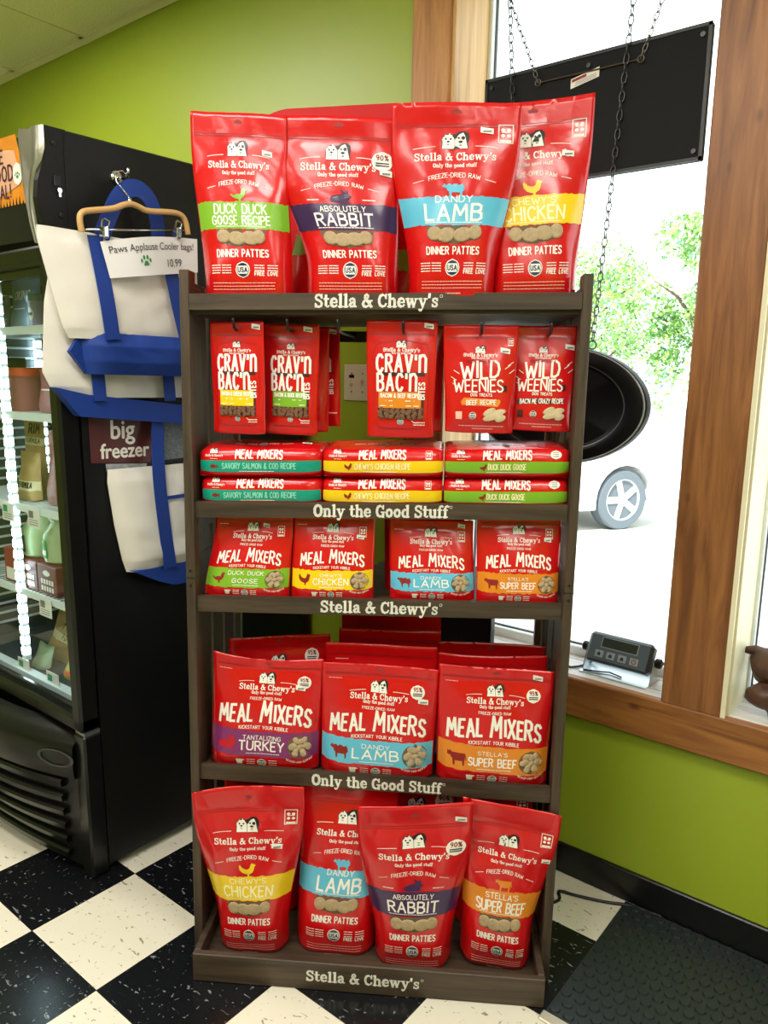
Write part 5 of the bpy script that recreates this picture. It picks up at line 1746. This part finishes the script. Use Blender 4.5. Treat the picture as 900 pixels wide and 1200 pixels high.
# the tote behind it
T = tote('white and blue cooler tote hanging behind the folded one', (-1.83, 1.2, 1.3))
b = MB(); loft(b, [(1.66, .985, 1.408, .006), (1.60, .972, 1.408, .012), (1.43, .958, 1.41, .020), (1.395, .975, 1.412, .020), (1.368, 1.03, 1.412, .018)], -1.846, 0, 9)
tb(b, 'canvas_body', canvas, T, smooth=True)
b = MB()
q = [(.975, 1.394), (1.062, 1.376), (1.36, 1.347), (1.412, 1.343), (1.412, 1.288), (1.36, 1.293), (1.036, 1.321)]
b.prism(q, -1.846, -1.816, 'yz')
tb(b, 'blue_bottom', blue, T)
for y in (1.088, 1.303):
    b = MB(); strap(b, ((-1.814, y - .005, 1.47), (-1.812, y, 1.42), (-1.812, y + .003, 1.36)), .036); tb(b, 'strap', blue, T)
# the lower tote
T = tote('white and blue cooler tote with a green paw, hanging lowest beside the rack', (-1.82, 1.3, .84))
b = MB(); loft(b, [(1.176, 1.124, 1.43, .016), (1.14, 1.122, 1.43, .03), (1.02, 1.138, 1.43, .045), (.92, 1.158, 1.43, .045), (.884, 1.170, 1.43, .03)], -1.846, 0, 12)
tb(b, 'canvas_body', canvas, T, smooth=True)
b = MB(); b.prism([(1.172, .890), (1.43, .890), (1.43, .826), (1.30, .828), (1.25, .848)], -1.846, -1.806, 'yz'); tb(b, 'blue_bottom', blue, T)
b = MB(); strap(b, ((-1.83, 1.275, 1.33), (-1.828, 1.272, 1.27), (-1.80, 1.252, 1.17), (-1.796, 1.254, 1.10), (-1.796, 1.266, .99), (-1.80, 1.283, .885)), .040); tb(b, 'strap', blue, T, smooth='auto')
b = MB(); strap(b, ((-1.797, 1.27, 1.088), (-1.796, 1.43, 1.092)), .010); tb(b, 'pocket_trim', blue, T)
b = MB(); paw(b, lambda X, Y, o: (-1.790 + o, X, Y), 1.358, 1.002, .017, .0, 0); tb(b, 'paw_print', MATS['leaf_green_print'], T)
# price card, hanger, hook
T = thing('price_card', 'white paper card about cooler bags with a green paw, pinned to the hanger', 'paper sign', (-1.76, 1.2, 1.70))
def cs(u, v, o=0.0):
    y = 1.080 + .295 * u + .024 * (1 - v) * (1 - u)
    zt = 1.749 + (1.80 - 1.749) * u + .008 * sin(pi * u)
    zb = 1.665 + (1.712 - 1.665) * u
    return Vector((-1.752 - .012 * (2 * u - 1) ** 2 + .006 * sin(u * 6) + o, y, zb + (zt - zb) * v))
b = MB(); b.grid([[cs(i / 20, j / 4) for i in range(21)] for j in range(5)]); b.grid([[cs(i / 20, j / 4, -.0006) for i in range(20, -1, -1)] for j in range(5)])
tb(b, 'paper', mat('white_card_paper', (240, 238, 238), rough=.6), T, smooth=True)
b = MB()
for (t, s, u0, v0) in (("Paws Applause Cooler bags!", .0238, .50, .66), ("10.99", .026, .70, .20)):
    vs, fs = clear_text(t, s)
    o = len(b.v)
    b.add([cs(u0 + x / .30, v0 + y / .088 , .0012) for x, y, z in vs], fs, 0)
paw(b, lambda X, Y, o: cs(.37 + X / .30, .33 + Y / .088, .0012), 0, 0, .0165, 0, 1)
tb(b, 'card_print', [mat('grey_black_print', (52, 52, 56), rough=.6), MATS['leaf_green_print']], T)
T = thing('clip_hanger', 'pale wooden clip hanger with chrome hook holding the folded tote', 'hanger', (-1.775, 1.18, 1.80))
pts = [(1.036, 1.765), (1.031, 1.795), (1.036, 1.810), (1.055, 1.818), (1.125, 1.834), (1.15, 1.848), (1.172, 1.856), (1.195, 1.853), (1.22, 1.845), (1.30, 1.858), (1.328, 1.856), (1.342, 1.842), (1.348, 1.808)]
P3 = [Vector((-1.77, y, z)) for y, z in pts]
for _ in range(2):
    q = [P3[0]]
    for a, c2 in zip(P3, P3[1:]):
        q += [a * .75 + c2 * .25, a * .25 + c2 * .75]
    P3 = q + [P3[-1]]
b = MB(); b.tube(P3, .0075, 10)
tb(b, 'wooden_bar', mat('pale_bamboo', (206, 164, 104), rough=.4), T, smooth=True)
b = MB(); b.tube([(-1.772, 1.172, 1.855), (-1.772, 1.172, 1.868)], .006, 10)
b.tube([(-1.772, 1.172, 1.868), (-1.778, 1.16, 1.885), (-1.79, 1.148, 1.905), (-1.80, 1.150, 1.930), (-1.80, 1.172, 1.938), (-1.80, 1.192, 1.926)], .002, 8)
tb(b, 'wire_hook', chrome, T, smooth=True)
b = MB(); b.tube([(-1.772, 1.04, 1.772), (-1.772, 1.345, 1.818)], .0022, 8); tb(b, 'clip_rail', chrome, T, smooth=True)
for y, z in ((1.090, 1.776), (1.306, 1.808)):
    b = MB()
    b.box(-1.772, -1.750, y - .008, y + .008, z - .018, z + .010, 0, .003)
    b.tube([(-1.758, y - .009, z + .006), (-1.752, y - .010, z + .022), (-1.758, y, z + .028), (-1.752, y + .010, z + .022), (-1.758, y + .009, z + .006)], .0024, 8)
    cl = tb(b, 'clip', chrome, T, smooth='auto')
    b = MB(); b.box(-1.770, -1.744, y - .013, y + .013, z - .036, z - .016, 0, .002); tb(b, 'clip_pad', black_metal, cl)
T = thing('magnetic_hook', 'round chrome magnetic hook on the black freezer side', 'hook', (FX1, 1.184, 1.931))
MB().lathe([(.016, 0), (.016, .006), (.010, .009), (.008, .016)], 20, 0, M=Matrix.Rotation(radians(90), 4, 'Y')).build('magnet', chrome, T, smooth='auto')
MB().tube([(.012, 0, 0), (.03, 0, -.006), (.045, 0, -.004), (.056, 0, .004), (.060, 0, .014)], .0035, 10).build('hook_arm', chrome, T, smooth=True)
# notices stuck to the freezer side
T = thing('freezer_notice', 'maroon notice with big white freezer lettering on the freezer side', 'notice', (FX1, 1.18, 1.25))
b = MB(); b.add([(FX1 + .0012, 1.076, 1.345), (FX1 + .0012, 1.290, 1.345), (FX1 + .0012, 1.262, 1.186), (FX1 + .0012, 1.080, 1.196), (FX1, 1.076, 1.345), (FX1, 1.290, 1.345), (FX1, 1.262, 1.186), (FX1, 1.080, 1.196)], [(0, 3, 2, 1), (4, 5, 6, 7), (0, 1, 5, 4), (1, 2, 6, 5), (2, 3, 7, 6), (3, 0, 4, 7)])
tb(b, 'notice_sheet', mat('maroon_notice', (88, 42, 42), rough=.45), T)
b = MB()
for (t, s, y, z) in (("big", .072, 1.175, 1.258), ("freezer", .056, 1.182, 1.206)):
    vs, fs = clear_text(t, s)
    for k, dxy in enumerate(((-.0014, 0), (.0014, 0), (0, .0012), (0, -.0012), (0, 0))):
        b.add([(FX1 + .0020 + k * .0001, y + x * .92 + dxy[0], z + yy + dxy[1]) for x, yy, zz in vs], fs, 0)
tb(b, 'notice_lettering', white_ink, T)
T = thing('torn_label', 'torn grey white label below the maroon freezer notice', 'label', (FX1, 1.19, 1.18))
b = MB(); b.prism([(1.122, 1.191), (1.250, 1.184), (1.246, 1.170), (1.20, 1.176), (1.16, 1.166), (1.124, 1.170)], FX1, FX1 + .0008, 'yz'); tb(b, 'label_sheet', mat('grey_white_label', (150, 156, 158), rough=.6, vary=.3, vscale=60), T)
T = thing('speckled_sheet', 'grey speckled sheet on the freezer side above the lowest tote', 'sheet', (FX1, 1.35, 1.24))
b = MB(); b.prism([(1.303, 1.335), (1.42, 1.335), (1.42, 1.195), (1.300, 1.189)], FX1, FX1 + .0012, 'yz'); tb(b, 'sheet', mat('speckled_grey_sheet', (112, 118, 122), rough=.5, vary=.5, vscale=260), T)
# ---------------------------------------------------------------- switches
ivory = mat('ivory_switch_plate', (214, 198, 164), rough=.35)
T = thing('light_switch_plate', 'ivory double light switch plate on the green wall', 'light switch', (-1.668, WALL, 1.42))
MB().box(-.059, .059, -.006, 0, -.06, .06, 0, .002).build('plate', ivory, T)
for x, up in ((-.024, -1), (.024, 1)):
    MB().box(x - .005, x + .005, -.007, -.0055, -.012, .012, 0).box(x - .004, x + .004, -.018, -.006, (.0 if up > 0 else -.010), (.010 if up > 0 else .0), 0, .001).build('toggle', ivory, T)
s = MB()
for x in (-.024, .024):
    for z in (-.03, .03):
        s.lathe([(.0035, 0), (.0035, .0015)], 10, 0, M=Matrix.Translation((x, -.006, z)) @ Matrix.Rotation(radians(90), 4, 'X'))
s.build('screw', mat('dull_screw', (150, 136, 108), rough=.4, metal=.4), T)
MB().box(-.035, -.013, -.0075, -.006, .016, .026).build('black_label', black_ink, T)
T = thing('blank_wall_plate', 'narrow ivory wall plate to the left of the double light switch', 'wall plate', (-1.79, WALL, 1.418))
MB().box(-.036, .036, -.006, 0, -.062, .062, 0, .002).build('plate', ivory, T)
MB().box(-.017, .017, -.008, -.006, -.034, .034, 0, .001).build('rocker', ivory, T)

# ---------------------------------------------------------------- dark board behind the rack
T = thing('display_board', 'dark navy board with a silver top edge behind the rack, under the window', 'board', (-1.30, 1.90, 0))
MB().box(-.215, .215, -.012, .012, 0, .832, 0, .002).build('panel', mat('dark_navy_panel', (30, 24, 44), rough=.4, vary=.1, vscale=12), T)
MB().box(-.217, .217, -.014, .014, .832, .842, 0, .001).build('edge_strip', steel, T)

# ---------------------------------------------------------------- hanging signs in the window
def chain(mb, p0, p1, link=.030, r=.0016):
    p0, p1 = Vector(p0), Vector(p1)
    d = p1 - p0
    n = max(2, int(d.length / (link * .78)))
    dn_ = d.normalized()
    u = dn_.cross(Vector((0, 1, 0))).normalized()
    v = dn_.cross(u)
    for k in range(n):
        c = p0 + d * ((k + .5) / n)
        a, bb = (u, v) if k % 2 else (v, u)
        pts = [c + dn_ * (link * .5 * cos(t)) + a * (link * .24 * sin(t)) for t in [2 * pi * q / 10 for q in range(10)]]
        mb.tube(pts, r, 5, closed=True)
dull = mat('dull_steel_chain', (120, 116, 108), rough=.4, metal=.8)
dark_ch = mat('dark_steel_chain', (78, 78, 80), rough=.4, metal=.8)
SY = 2.0
T = thing('hanging_sign', 'black rectangular hanging sign seen from behind, high in the window', 'sign', (-.93, SY, 2.12))
MB().box(-.312, .306, -.010, .010, -.152, .155, 0, .003).build('sign_panel', mat('black_sign_back', (10, 11, 12), rough=.6, spec=.2), T)
MB().box(-.312, -.304, -.012, -.009, -.152, .155).box(.298, .306, -.012, -.009, -.152, .155).box(-.312, .306, -.012, -.009, .147, .155).box(-.312, .306, -.012, -.009, -.152, -.144).build('sign_rim', black_metal, T)
b = MB()
for x, z in ((-.29, .13), (0, .125), (.286, .13), (-.29, -.13), (.286, -.13)):
    b.lathe([(.006, 0), (.006, .004)], 10, 0, M=Matrix.Translation((x, -.010, z)) @ Matrix.Rotation(radians(90), 4, 'X'))
b.build('rivet', mat('dark_rivet', (60, 60, 62), rough=.3, metal=.6), T)
b = MB()
EL, ER = (-1.072, SY - .014, 2.232), (-.790, SY - .014, 2.228)
loc = Vector(T.location)
b.tube([Vector(EL) - loc, Vector(ER) - loc], .0018, 6)
for e in (EL, ER):
    b.tube([Vector(e) - loc + Vector((.008 * cos(t), -.002, .008 * sin(t))) for t in [2 * pi * q / 12 for q in range(12)]], .0018, 6, closed=True)
b.build('hanging_wire', dull, T)
for e, tpt in ((EL, (-1.24, SY - .012, 2.62)), (ER, (-.655, SY - .012, 2.62))):
    b = MB(); chain(b, Vector(e) - loc, Vector(tpt) - loc, .022, .0014); b.build('chain', dull, T)
b = MB(); b.add([(-.047, -.0125, .077), (.031, -.0125, .092), (.031, -.0125, .116), (-.047, -.0125, .101)], [(0, 1, 2, 3)], 0)
b.add([(-.044, -.0130, .092), (-.004, -.0130, .0995), (-.004, -.0130, .1065), (-.044, -.0130, .099)], [(0, 1, 2, 3)], 1)
for k in range(3):
    b.add([(-.036 + k * .002, -.0130, .082 + k * .004), (.024, -.0130, .0935 + k * .004), (.024, -.0130, .0945 + k * .004), (-.036 + k * .002, -.0130, .083 + k * .004)], [(0, 1, 2, 3)], 2)
b.build('maker_sticker', [paper, dark_red_ink, grey_ink], T)

OY = 1.995
T = thing('oval_sign', 'black oval hanging sign seen from behind, half hidden by the rack post', 'sign', (-.963, OY, 1.369))
RX, RZ = .262, .164
def oval_rows(prof, n=56):
    return [[Vector((k * cos(2 * pi * q / n) * RX, y, k * sin(2 * pi * q / n) * RZ)) for q in range(n)] for k, y in prof]
b = MB()
b.grid(oval_rows([(.0001, -.008), (.70, -.008), (.74, -.014), (.80, -.022), (.93, -.022), (.985, -.016), (1.0, .0), (.985, .016), (.0001, .016)]), close=True)
b.build('sign_shell', mat('black_sign_shell', (13, 13, 15), rough=.45, spec=.3), T, smooth='auto')
MB().grid(oval_rows([(.955, -.0205), (.965, -.0222), (.975, -.0205)]), close=True).build('rim_line', mat('pale_rim_line', (170, 172, 174), rough=.3), T)
MB().grid(oval_rows([(.742, -.0135), (.752, -.0165), (.762, -.0175)]), close=True).build('inner_ring', mat('grey_rim_line', (96, 98, 100), rough=.3), T)
for (x, z, tx) in ((.095, .165, .158), (-.128, .152, -.222)):
    b = MB()
    b.tube([Vector((x + .011 * cos(t), -.010, z + .011 * sin(t))) for t in [2 * pi * q / 14 for q in range(14)]], .002, 6, closed=True)
    chain(b, (x, -.010, z + .012), (tx, -.010, 2.62 - 1.369), .028, .0016)
    b.build('chain', dark_ch, T)
MB().lathe([(.004, 0), (.004, .003)], 8, 0, M=Matrix.Translation((.07, -.008, .02)) @ Matrix.Rotation(radians(90), 4, 'X')).lathe([(.004, 0), (.004, .003)], 8, 0, M=Matrix.Translation((.06, -.008, -.02)) @ Matrix.Rotation(radians(90), 4, 'X')).build('screw', dark_ch, T)

# ---------------------------------------------------------------- digital scale display on the sill
T = thing('scale_display', 'grey digital scale display tilted on its steel bracket on the window sill', 'scale display', (-.745, 2.035, SILL), radians(-2))
galv = mat('galvanised_bracket', (196, 204, 208), rough=.3, metal=.7)
b = MB()
b.box(-.098, .098, -.055, .045, 0.001, .004)
for sx in (-1, 1):
    b.prism([(-.03, .002), (.03, .002), (.018, .062), (-.006, .062)], sx * .098 - .0015, sx * .098 + .0015, 'yz')
b.build('bracket', galv, T)
M = Matrix.Translation((0, -.004, .066)) @ Matrix.Rotation(radians(-28), 4, 'X')
body = MB().box(-.094, .094, -.016, .022, -.042, .044, 0, .009, M=M).build('housing', mat('dark_grey_plastic', (44, 48, 52), rough=.4), T, smooth='auto')
q = MB().box(-.086, .086, -.0172, -.0155, -.036, .037, 0, .001, M=M)
q.build('face_plate', mat('blue_grey_face', (84, 96, 106), rough=.35), T)
MB().box(-.050, .052, -.0182, -.017, .004, .030, 0, M=M).build('display_window', mat('dim_lcd', (52, 58, 50), rough=.15), T)
MB().box(-.053, .055, -.0178, -.0165, .001, .033, 0, M=M).build('display_bezel', mat('pale_bezel', (140, 148, 150), rough=.3), T)
for k in range(4):
    x = -.052 + k * .034
    bt = MB().box(x - .012, x + .012, -.0186, -.017, -.028, -.008, 0, .002, M=M).build('button', mat('light_key', (150, 156, 160), rough=.4), T)
    g = MB()
    fmm = lambda X, Y, o, x=x: M @ Vector((x + X, -.0187 - o, -.018 + Y))
    if k == 3:
        ribbons(g, [(None, [(.006 * cos(t), .006 * sin(t)) for t in [radians(a) for a in range(120, 421, 30)]]), (None, [(0, .002), (0, .008)])], fmm, .002, .0006, 0)
    else:
        fill(g, place(_o("-.5,-.5 .5,-.5 .5,.2 0,.6 -.5,.2"), 0, 0, .010), fmm, .0006, 0, 4)
    g.build('button_mark', dark_red_ink if k == 3 else navy_ink, bt)
for sx in (-1, 1):
    MB().lathe([(.012, 0), (.014, .004), (.014, .014), (.009, .018)], 12, 0, M=Matrix.Translation((sx * .099, .006, .060)) @ Matrix.Rotation(radians(90 * sx), 4, 'Y')).build('clamp_knob', black_metal, T, smooth='auto')
b = MB(); b.tube([(-.06, .03, .05), (-.09, .035, .02), (-.10, 0.01, .004), (-.112, -.03, .004), (-.125, -.05, .004), (-.16, -.045, .004)], .003, 8); b.build('cable', black_metal, T, smooth=True)
b = MB(); b.tube([(.02, -.03, .007), (-.02, -.02, .008), (-.05, -.035, .007), (-.088, -.046, .006)], .0022, 6); b.build('short_lead', black_metal, T, smooth=True)

# ---------------------------------------------------------------- brown ornament on the sill
T = thing('wooden_ornament', 'lumpy dark brown wooden ornament on the sill at the right edge', 'ornament', (-.375, 2.03, SILL))
brn = mat('dark_weathered_brown', (72, 44, 30), rough=.5, bump=.9, bscale=45, vary=.45, vscale=26)
b = MB()
def blob(mb, c, r, seed, n=20, k=16, st=(1, 1, 1)):
    rows = []
    for j in range(k + 1):
        ph = pi * j / k
        rows.append([])
        for i in range(n):
            t = 2 * pi * i / n
            d = Vector((sin(ph) * cos(t), sin(ph) * sin(t), cos(ph)))
            s = r * (1 + .16 * noise.noise(d * 1.8 + Vector((seed, 0, 0))) + .05 * noise.noise(d * 6 + Vector((0, seed, 0))))
            rows[-1].append(Vector(c) + Vector((d.x * s * st[0], d.y * s * st[1], d.z * s * st[2])))
    mb.grid(rows, close=True)
blob(b, (.030, .03, .118), .060, 1.0, st=(1.2, 1, .85))
b.tube([(-.005, .03, .140), (-.030, .03, .150), (-.052, .03, .146), (-.060, .03, .144)], [.022, .014, .009, .005], 10)
b.build('upper_lump', brn, T, smooth=True)
b = MB()
blob(b, (.015, -.02, .052), .040, 4.0, st=(1.15, .9, .8))
b.tube([(.02, -.02, .06), (.045, -.025, .03), (.06, -.03, .0)], [.03, .026, .03], 12)
blob(b, (.085, -.01, .06), .05, 7.0)
b.build('lower_lump', brn, T, smooth=True)

# ---------------------------------------------------------------- mat, strip and cable on the floor
T = thing('rubber_mat', 'black studded rubber mat on the floor below the window', 'floor mat', (0, 1.68, 0))
rub = mat('black_rubber', (36, 42, 44), rough=.33)
b = MB(); b.box(-.64, 1.2, -.235, .252, 0.0005, .004)
row = 0
y = -.22
while y < .245:
    x = -.625 + (.0175 if row % 2 else 0)
    while x < .55:
        n = 10
        vs, fs = [], []
        for rr, zz in ((.0135, .004), (.0115, .0082), (.0, .0084)):
            if rr == 0:
                vs.append((x, y, zz))
            else:
                vs += [(x + rr * cos(2 * pi * k / n), y + rr * sin(2 * pi * k / n), zz) for k in range(n)]
        for k in range(n):
            fs.append((k, (k + 1) % n, n + (k + 1) % n, n + k))
            fs.append((n + k, n + (k + 1) % n, 2 * n))
        b.add(vs, fs)
        x += .035
    y += .0305
    row += 1
b.build('studded_sheet', rub, T)
T = thing('edging_strip', 'pale metal edging strip along the near edge of the rubber mat', 'floor strip', (0, 1.436, 0))
MB().box(-.645, 1.2, -.022, .008, 0.0004, .006, 0, .003).build('strip', mat('pale_brushed_strip', (206, 196, 176), rough=.35, metal=.5), T)
T = thing('power_cable', 'black power cable looping out from behind the rack', 'cable', (-.78, 1.84, 0))
b = MB()
pp = [Vector(p) for p in ((-.20, .0, .005), (-.10, -.04, .005), (-.02, -.06, .005), (.0, -.02, .005), (-.03, .01, .006), (.02, .02, .006), (.10, .05, .005), (.16, .085, .005), (.24, .093, .005))]
for _ in range(3):
    q = [pp[0]]
    for a, c2 in zip(pp, pp[1:]):
        q += [a * .75 + c2 * .25, a * .25 + c2 * .75]
    pp = q + [pp[-1]]
b.tube(pp, .0042, 8); b.build('cord', black_metal, T, smooth=True)

# ---------------------------------------------------------------- outside
structure(MB().box(-40, 25, WALL + TH + .02, 45, -.20, -.12).build('ground', mat('pale_concrete', (206, 204, 198), rough=.8, vary=.05, vscale=2)))
leafm = [mat('pale_leaf', (150, 188, 100), rough=.55), mat('deep_leaf', (98, 150, 76), rough=.55), mat('blue_green_leaf', (140, 186, 160), rough=.55)]  # three leaf greens, picked at random for each leaf
bark = mat('grey_bark', (110, 92, 74), rough=.9)
def tree(x, y, h, r, seed, label, n=7000, name='leafy_tree', ls=.085):
    rnd = random.Random(seed)
    T = thing(name, label, 'tree', (x, y, -.12), 0, 'trees across the street')
    b = MB(); b.tube([(0, 0, 0), (.05, .02, h * .3), (-.03, .05, h * .6), (.02, 0, h * .85)], [.14, .11, .07, .03], 8)
    for k in range(6):
        t = rnd.uniform(0, 2 * pi); z = h * rnd.uniform(.3, .6)
        b.tube([(0, 0, z), (cos(t) * r * .4, sin(t) * r * .4, z + h * .14), (cos(t) * r * .75, sin(t) * r * .75, z + h * .2)], [.05, .035, .012], 6)
    b.build('trunk', bark, T, smooth=True)
    L = MB()
    cl = [(rnd.gauss(0, r * .45), rnd.gauss(0, r * .45), h * rnd.uniform(.22, .95), r * rnd.uniform(.22, .42)) for _ in range(26)]
    for k in range(n):
        cx, cy, cz, cr = cl[k % len(cl)]
        d = Vector((rnd.gauss(0, 1), rnd.gauss(0, 1), rnd.gauss(0, 1))).normalized() * cr * rnd.uniform(.55, 1.0)
        p = Vector((cx, cy, cz)) + d
        a = Vector((rnd.gauss(0, 1), rnd.gauss(0, 1), rnd.gauss(0, 1))).normalized()
        c2 = a.cross(Vector((rnd.gauss(0, 1), rnd.gauss(0, 1), rnd.gauss(0, 1)))).normalized()
        s = ls * rnd.uniform(.6, 1.2)
        L.add([p - a * s, p + c2 * s * .5, p + a * s, p - c2 * s * .5], [(0, 1, 2, 3)], 0 if rnd.random() < .6 else 1 if rnd.random() < .6 else 2)
    L.build('foliage', leafm, T)
for (x, y, h, r, sd, lb) in ((-5.6, 19.0, 5.4, 1.9, 1, 'tall leafy tree across the street, in line with the oval sign'), (-10.6, 24.0, 6.0, 2.3, 2, 'broad leafy tree left of the tall one across the street'),
                             (-1.2, 22.0, 4.6, 1.6, 3, 'shorter leafy tree beyond the wooden post'), (-7.2, 14.6, 2.4, 1.1, 4, 'low leafy shrub under the tall tree across the street'), (-3.4, 15.6, 2.2, 1.0, 5, 'low round shrub left of the wooden post'), (-18.0, 22.0, 5.6, 2.2, 6, 'leafy tree farthest left, seen through the rack')):
    tree(x, y, h, r, sd, lb)
T = thing('street_post', 'thin dark street post beside a small white sign board', 'post', (-4.02, 13.2, -.12))
MB().tube([(0, 0, 0), (0, 0, 1.25)], .022, 8).build('pole', mat('dark_post_paint', (70, 72, 76), rough=.5), T)
MB().box(-.22, .24, -.01, .01, 1.20, 1.48, 0, .005).build('board', white_ink, T)

# parked white car
T = thing('parked_car', 'white parked car with silver spoked wheels outside the window', 'car', (-4.55, 8.85, -.12), radians(242))
wc = mat('white_car_paint', (236, 238, 240), rough=.2, coat=.6)
dark_gl = mat('dark_car_glass', (40, 48, 54), rough=.08)
rubt = mat('blue_grey_tyre_rubber', (88, 96, 104), rough=.7)  # one even blue-grey tyre colour
rim = mat('silver_alloy', (196, 202, 208), rough=.3, metal=.6)
# x runs from nose (-.85) to tail (+3.5); wheel centres at 0 and 2.6; the seen side is y = -.0
def arch(cx, r=.385, z=.33):
    return [(cx + r * cos(radians(a)), z + r * sin(radians(a))) for a in range(180, -1, -15)]
prof = [(-.84, .30), (-.385, .30)] + arch(0) + [(.385, .24), (2.215, .24)] + arch(2.6) + [(2.985, .30), (3.5, .36), (3.55, .70), (3.45, .98), (2.9, 1.02), (.75, .98), (-.3, .90), (-.78, .72), (-.88, .50)]
b = MB(); b.prism(prof, 0.0, 1.72, 'xz'); b.build('car_body', wc, T)
cab = [(.62, .97), (1.25, 1.42), (2.3, 1.46), (3.1, 1.02)]
b = MB()
n = len(cab)
lo = [(x, .05 if i in (0, 3) else .20, z) for i, (x, z) in enumerate(cab)]
hi = [(x, 1.67 if i in (0, 3) else 1.52, z) for i, (x, z) in enumerate(cab)]
b.add(lo + hi, [(0, 1, 2, 3), (7, 6, 5, 4), (1, 5, 6, 2)], 0)
b.add(lo + hi, [(0, 4, 5, 1), (2, 6, 7, 3)], 1)
b.build('cabin', [wc, dark_gl], T)
for y0, sg in ((.0, -1), (1.72, 1)):
    f = lambda t, s: 0
    b = MB(); o = .012 * sg
    q = [(.82, 1.0), (1.30, 1.37), (1.72, 1.385), (1.72, 1.0)]; q2 = [(1.78, 1.0), (1.78, 1.385), (2.27, 1.40), (2.86, 1.03)]
    for w_ in (q, q2):
        vs = []
        for (x, z) in w_:
            k = (z - .97) / .47
            yy = (.05 + .15 * k) if sg < 0 else (1.67 - .15 * k)
            vs.append((x, yy + o, z))
        b.add(vs, [(0, 1, 2, 3)])
    b.build('side_window', dark_gl, T)
    b = MB(); b.box(1.35, 1.55, y0 - .012, y0 + .012, .80, .83, 0, .004); b.build('door_handle', rim, T)
for cx in (0, 2.6):
    for y0, sg in ((.02, -1), (1.70, 1)):
        R = Matrix.Translation((cx, y0, .33)) @ Matrix.Rotation(radians(90 * (1 if sg < 0 else -1)), 4, 'X')
        w_ = MB().lathe([(.20, -.19), (.31, -.19), (.33, -.17), (.33, -.02), (.315, .0), (.225, .0), (.21, -.02)], 32, 0, M=R).build('wheel', rubt, T, smooth='auto')
        s = MB()
        s.lathe([(.05, -.05), (.215, -.06), (.235, -.004), (.222, .004), (.205, -.03), (.05, -.02)], 32, 0, M=R)
        for k in range(5):
            t = 2 * pi * k / 5
            M2 = R @ Matrix.Rotation(t, 4, 'Z')
            s.box(.03, .215, -.038, .038, -.035, -.006, 0, .006, M=M2)
        s.lathe([(.055, -.03), (.055, .0), (.03, .006)], 16, 0, M=R)
        s.build('rim', rim, w_, smooth='auto')
MB().box(-.90, -.84, .1, 1.62, .42, .60, 0, .02).build('bumper', wc, T)
MB().box(-.86, -.70, .06, .40, .60, .72, 0, .03).box(-.86, -.70, 1.32, 1.66, .60, .72, 0, .03).build('headlight', mat('clear_headlight', (210, 220, 226), rough=.1), T)
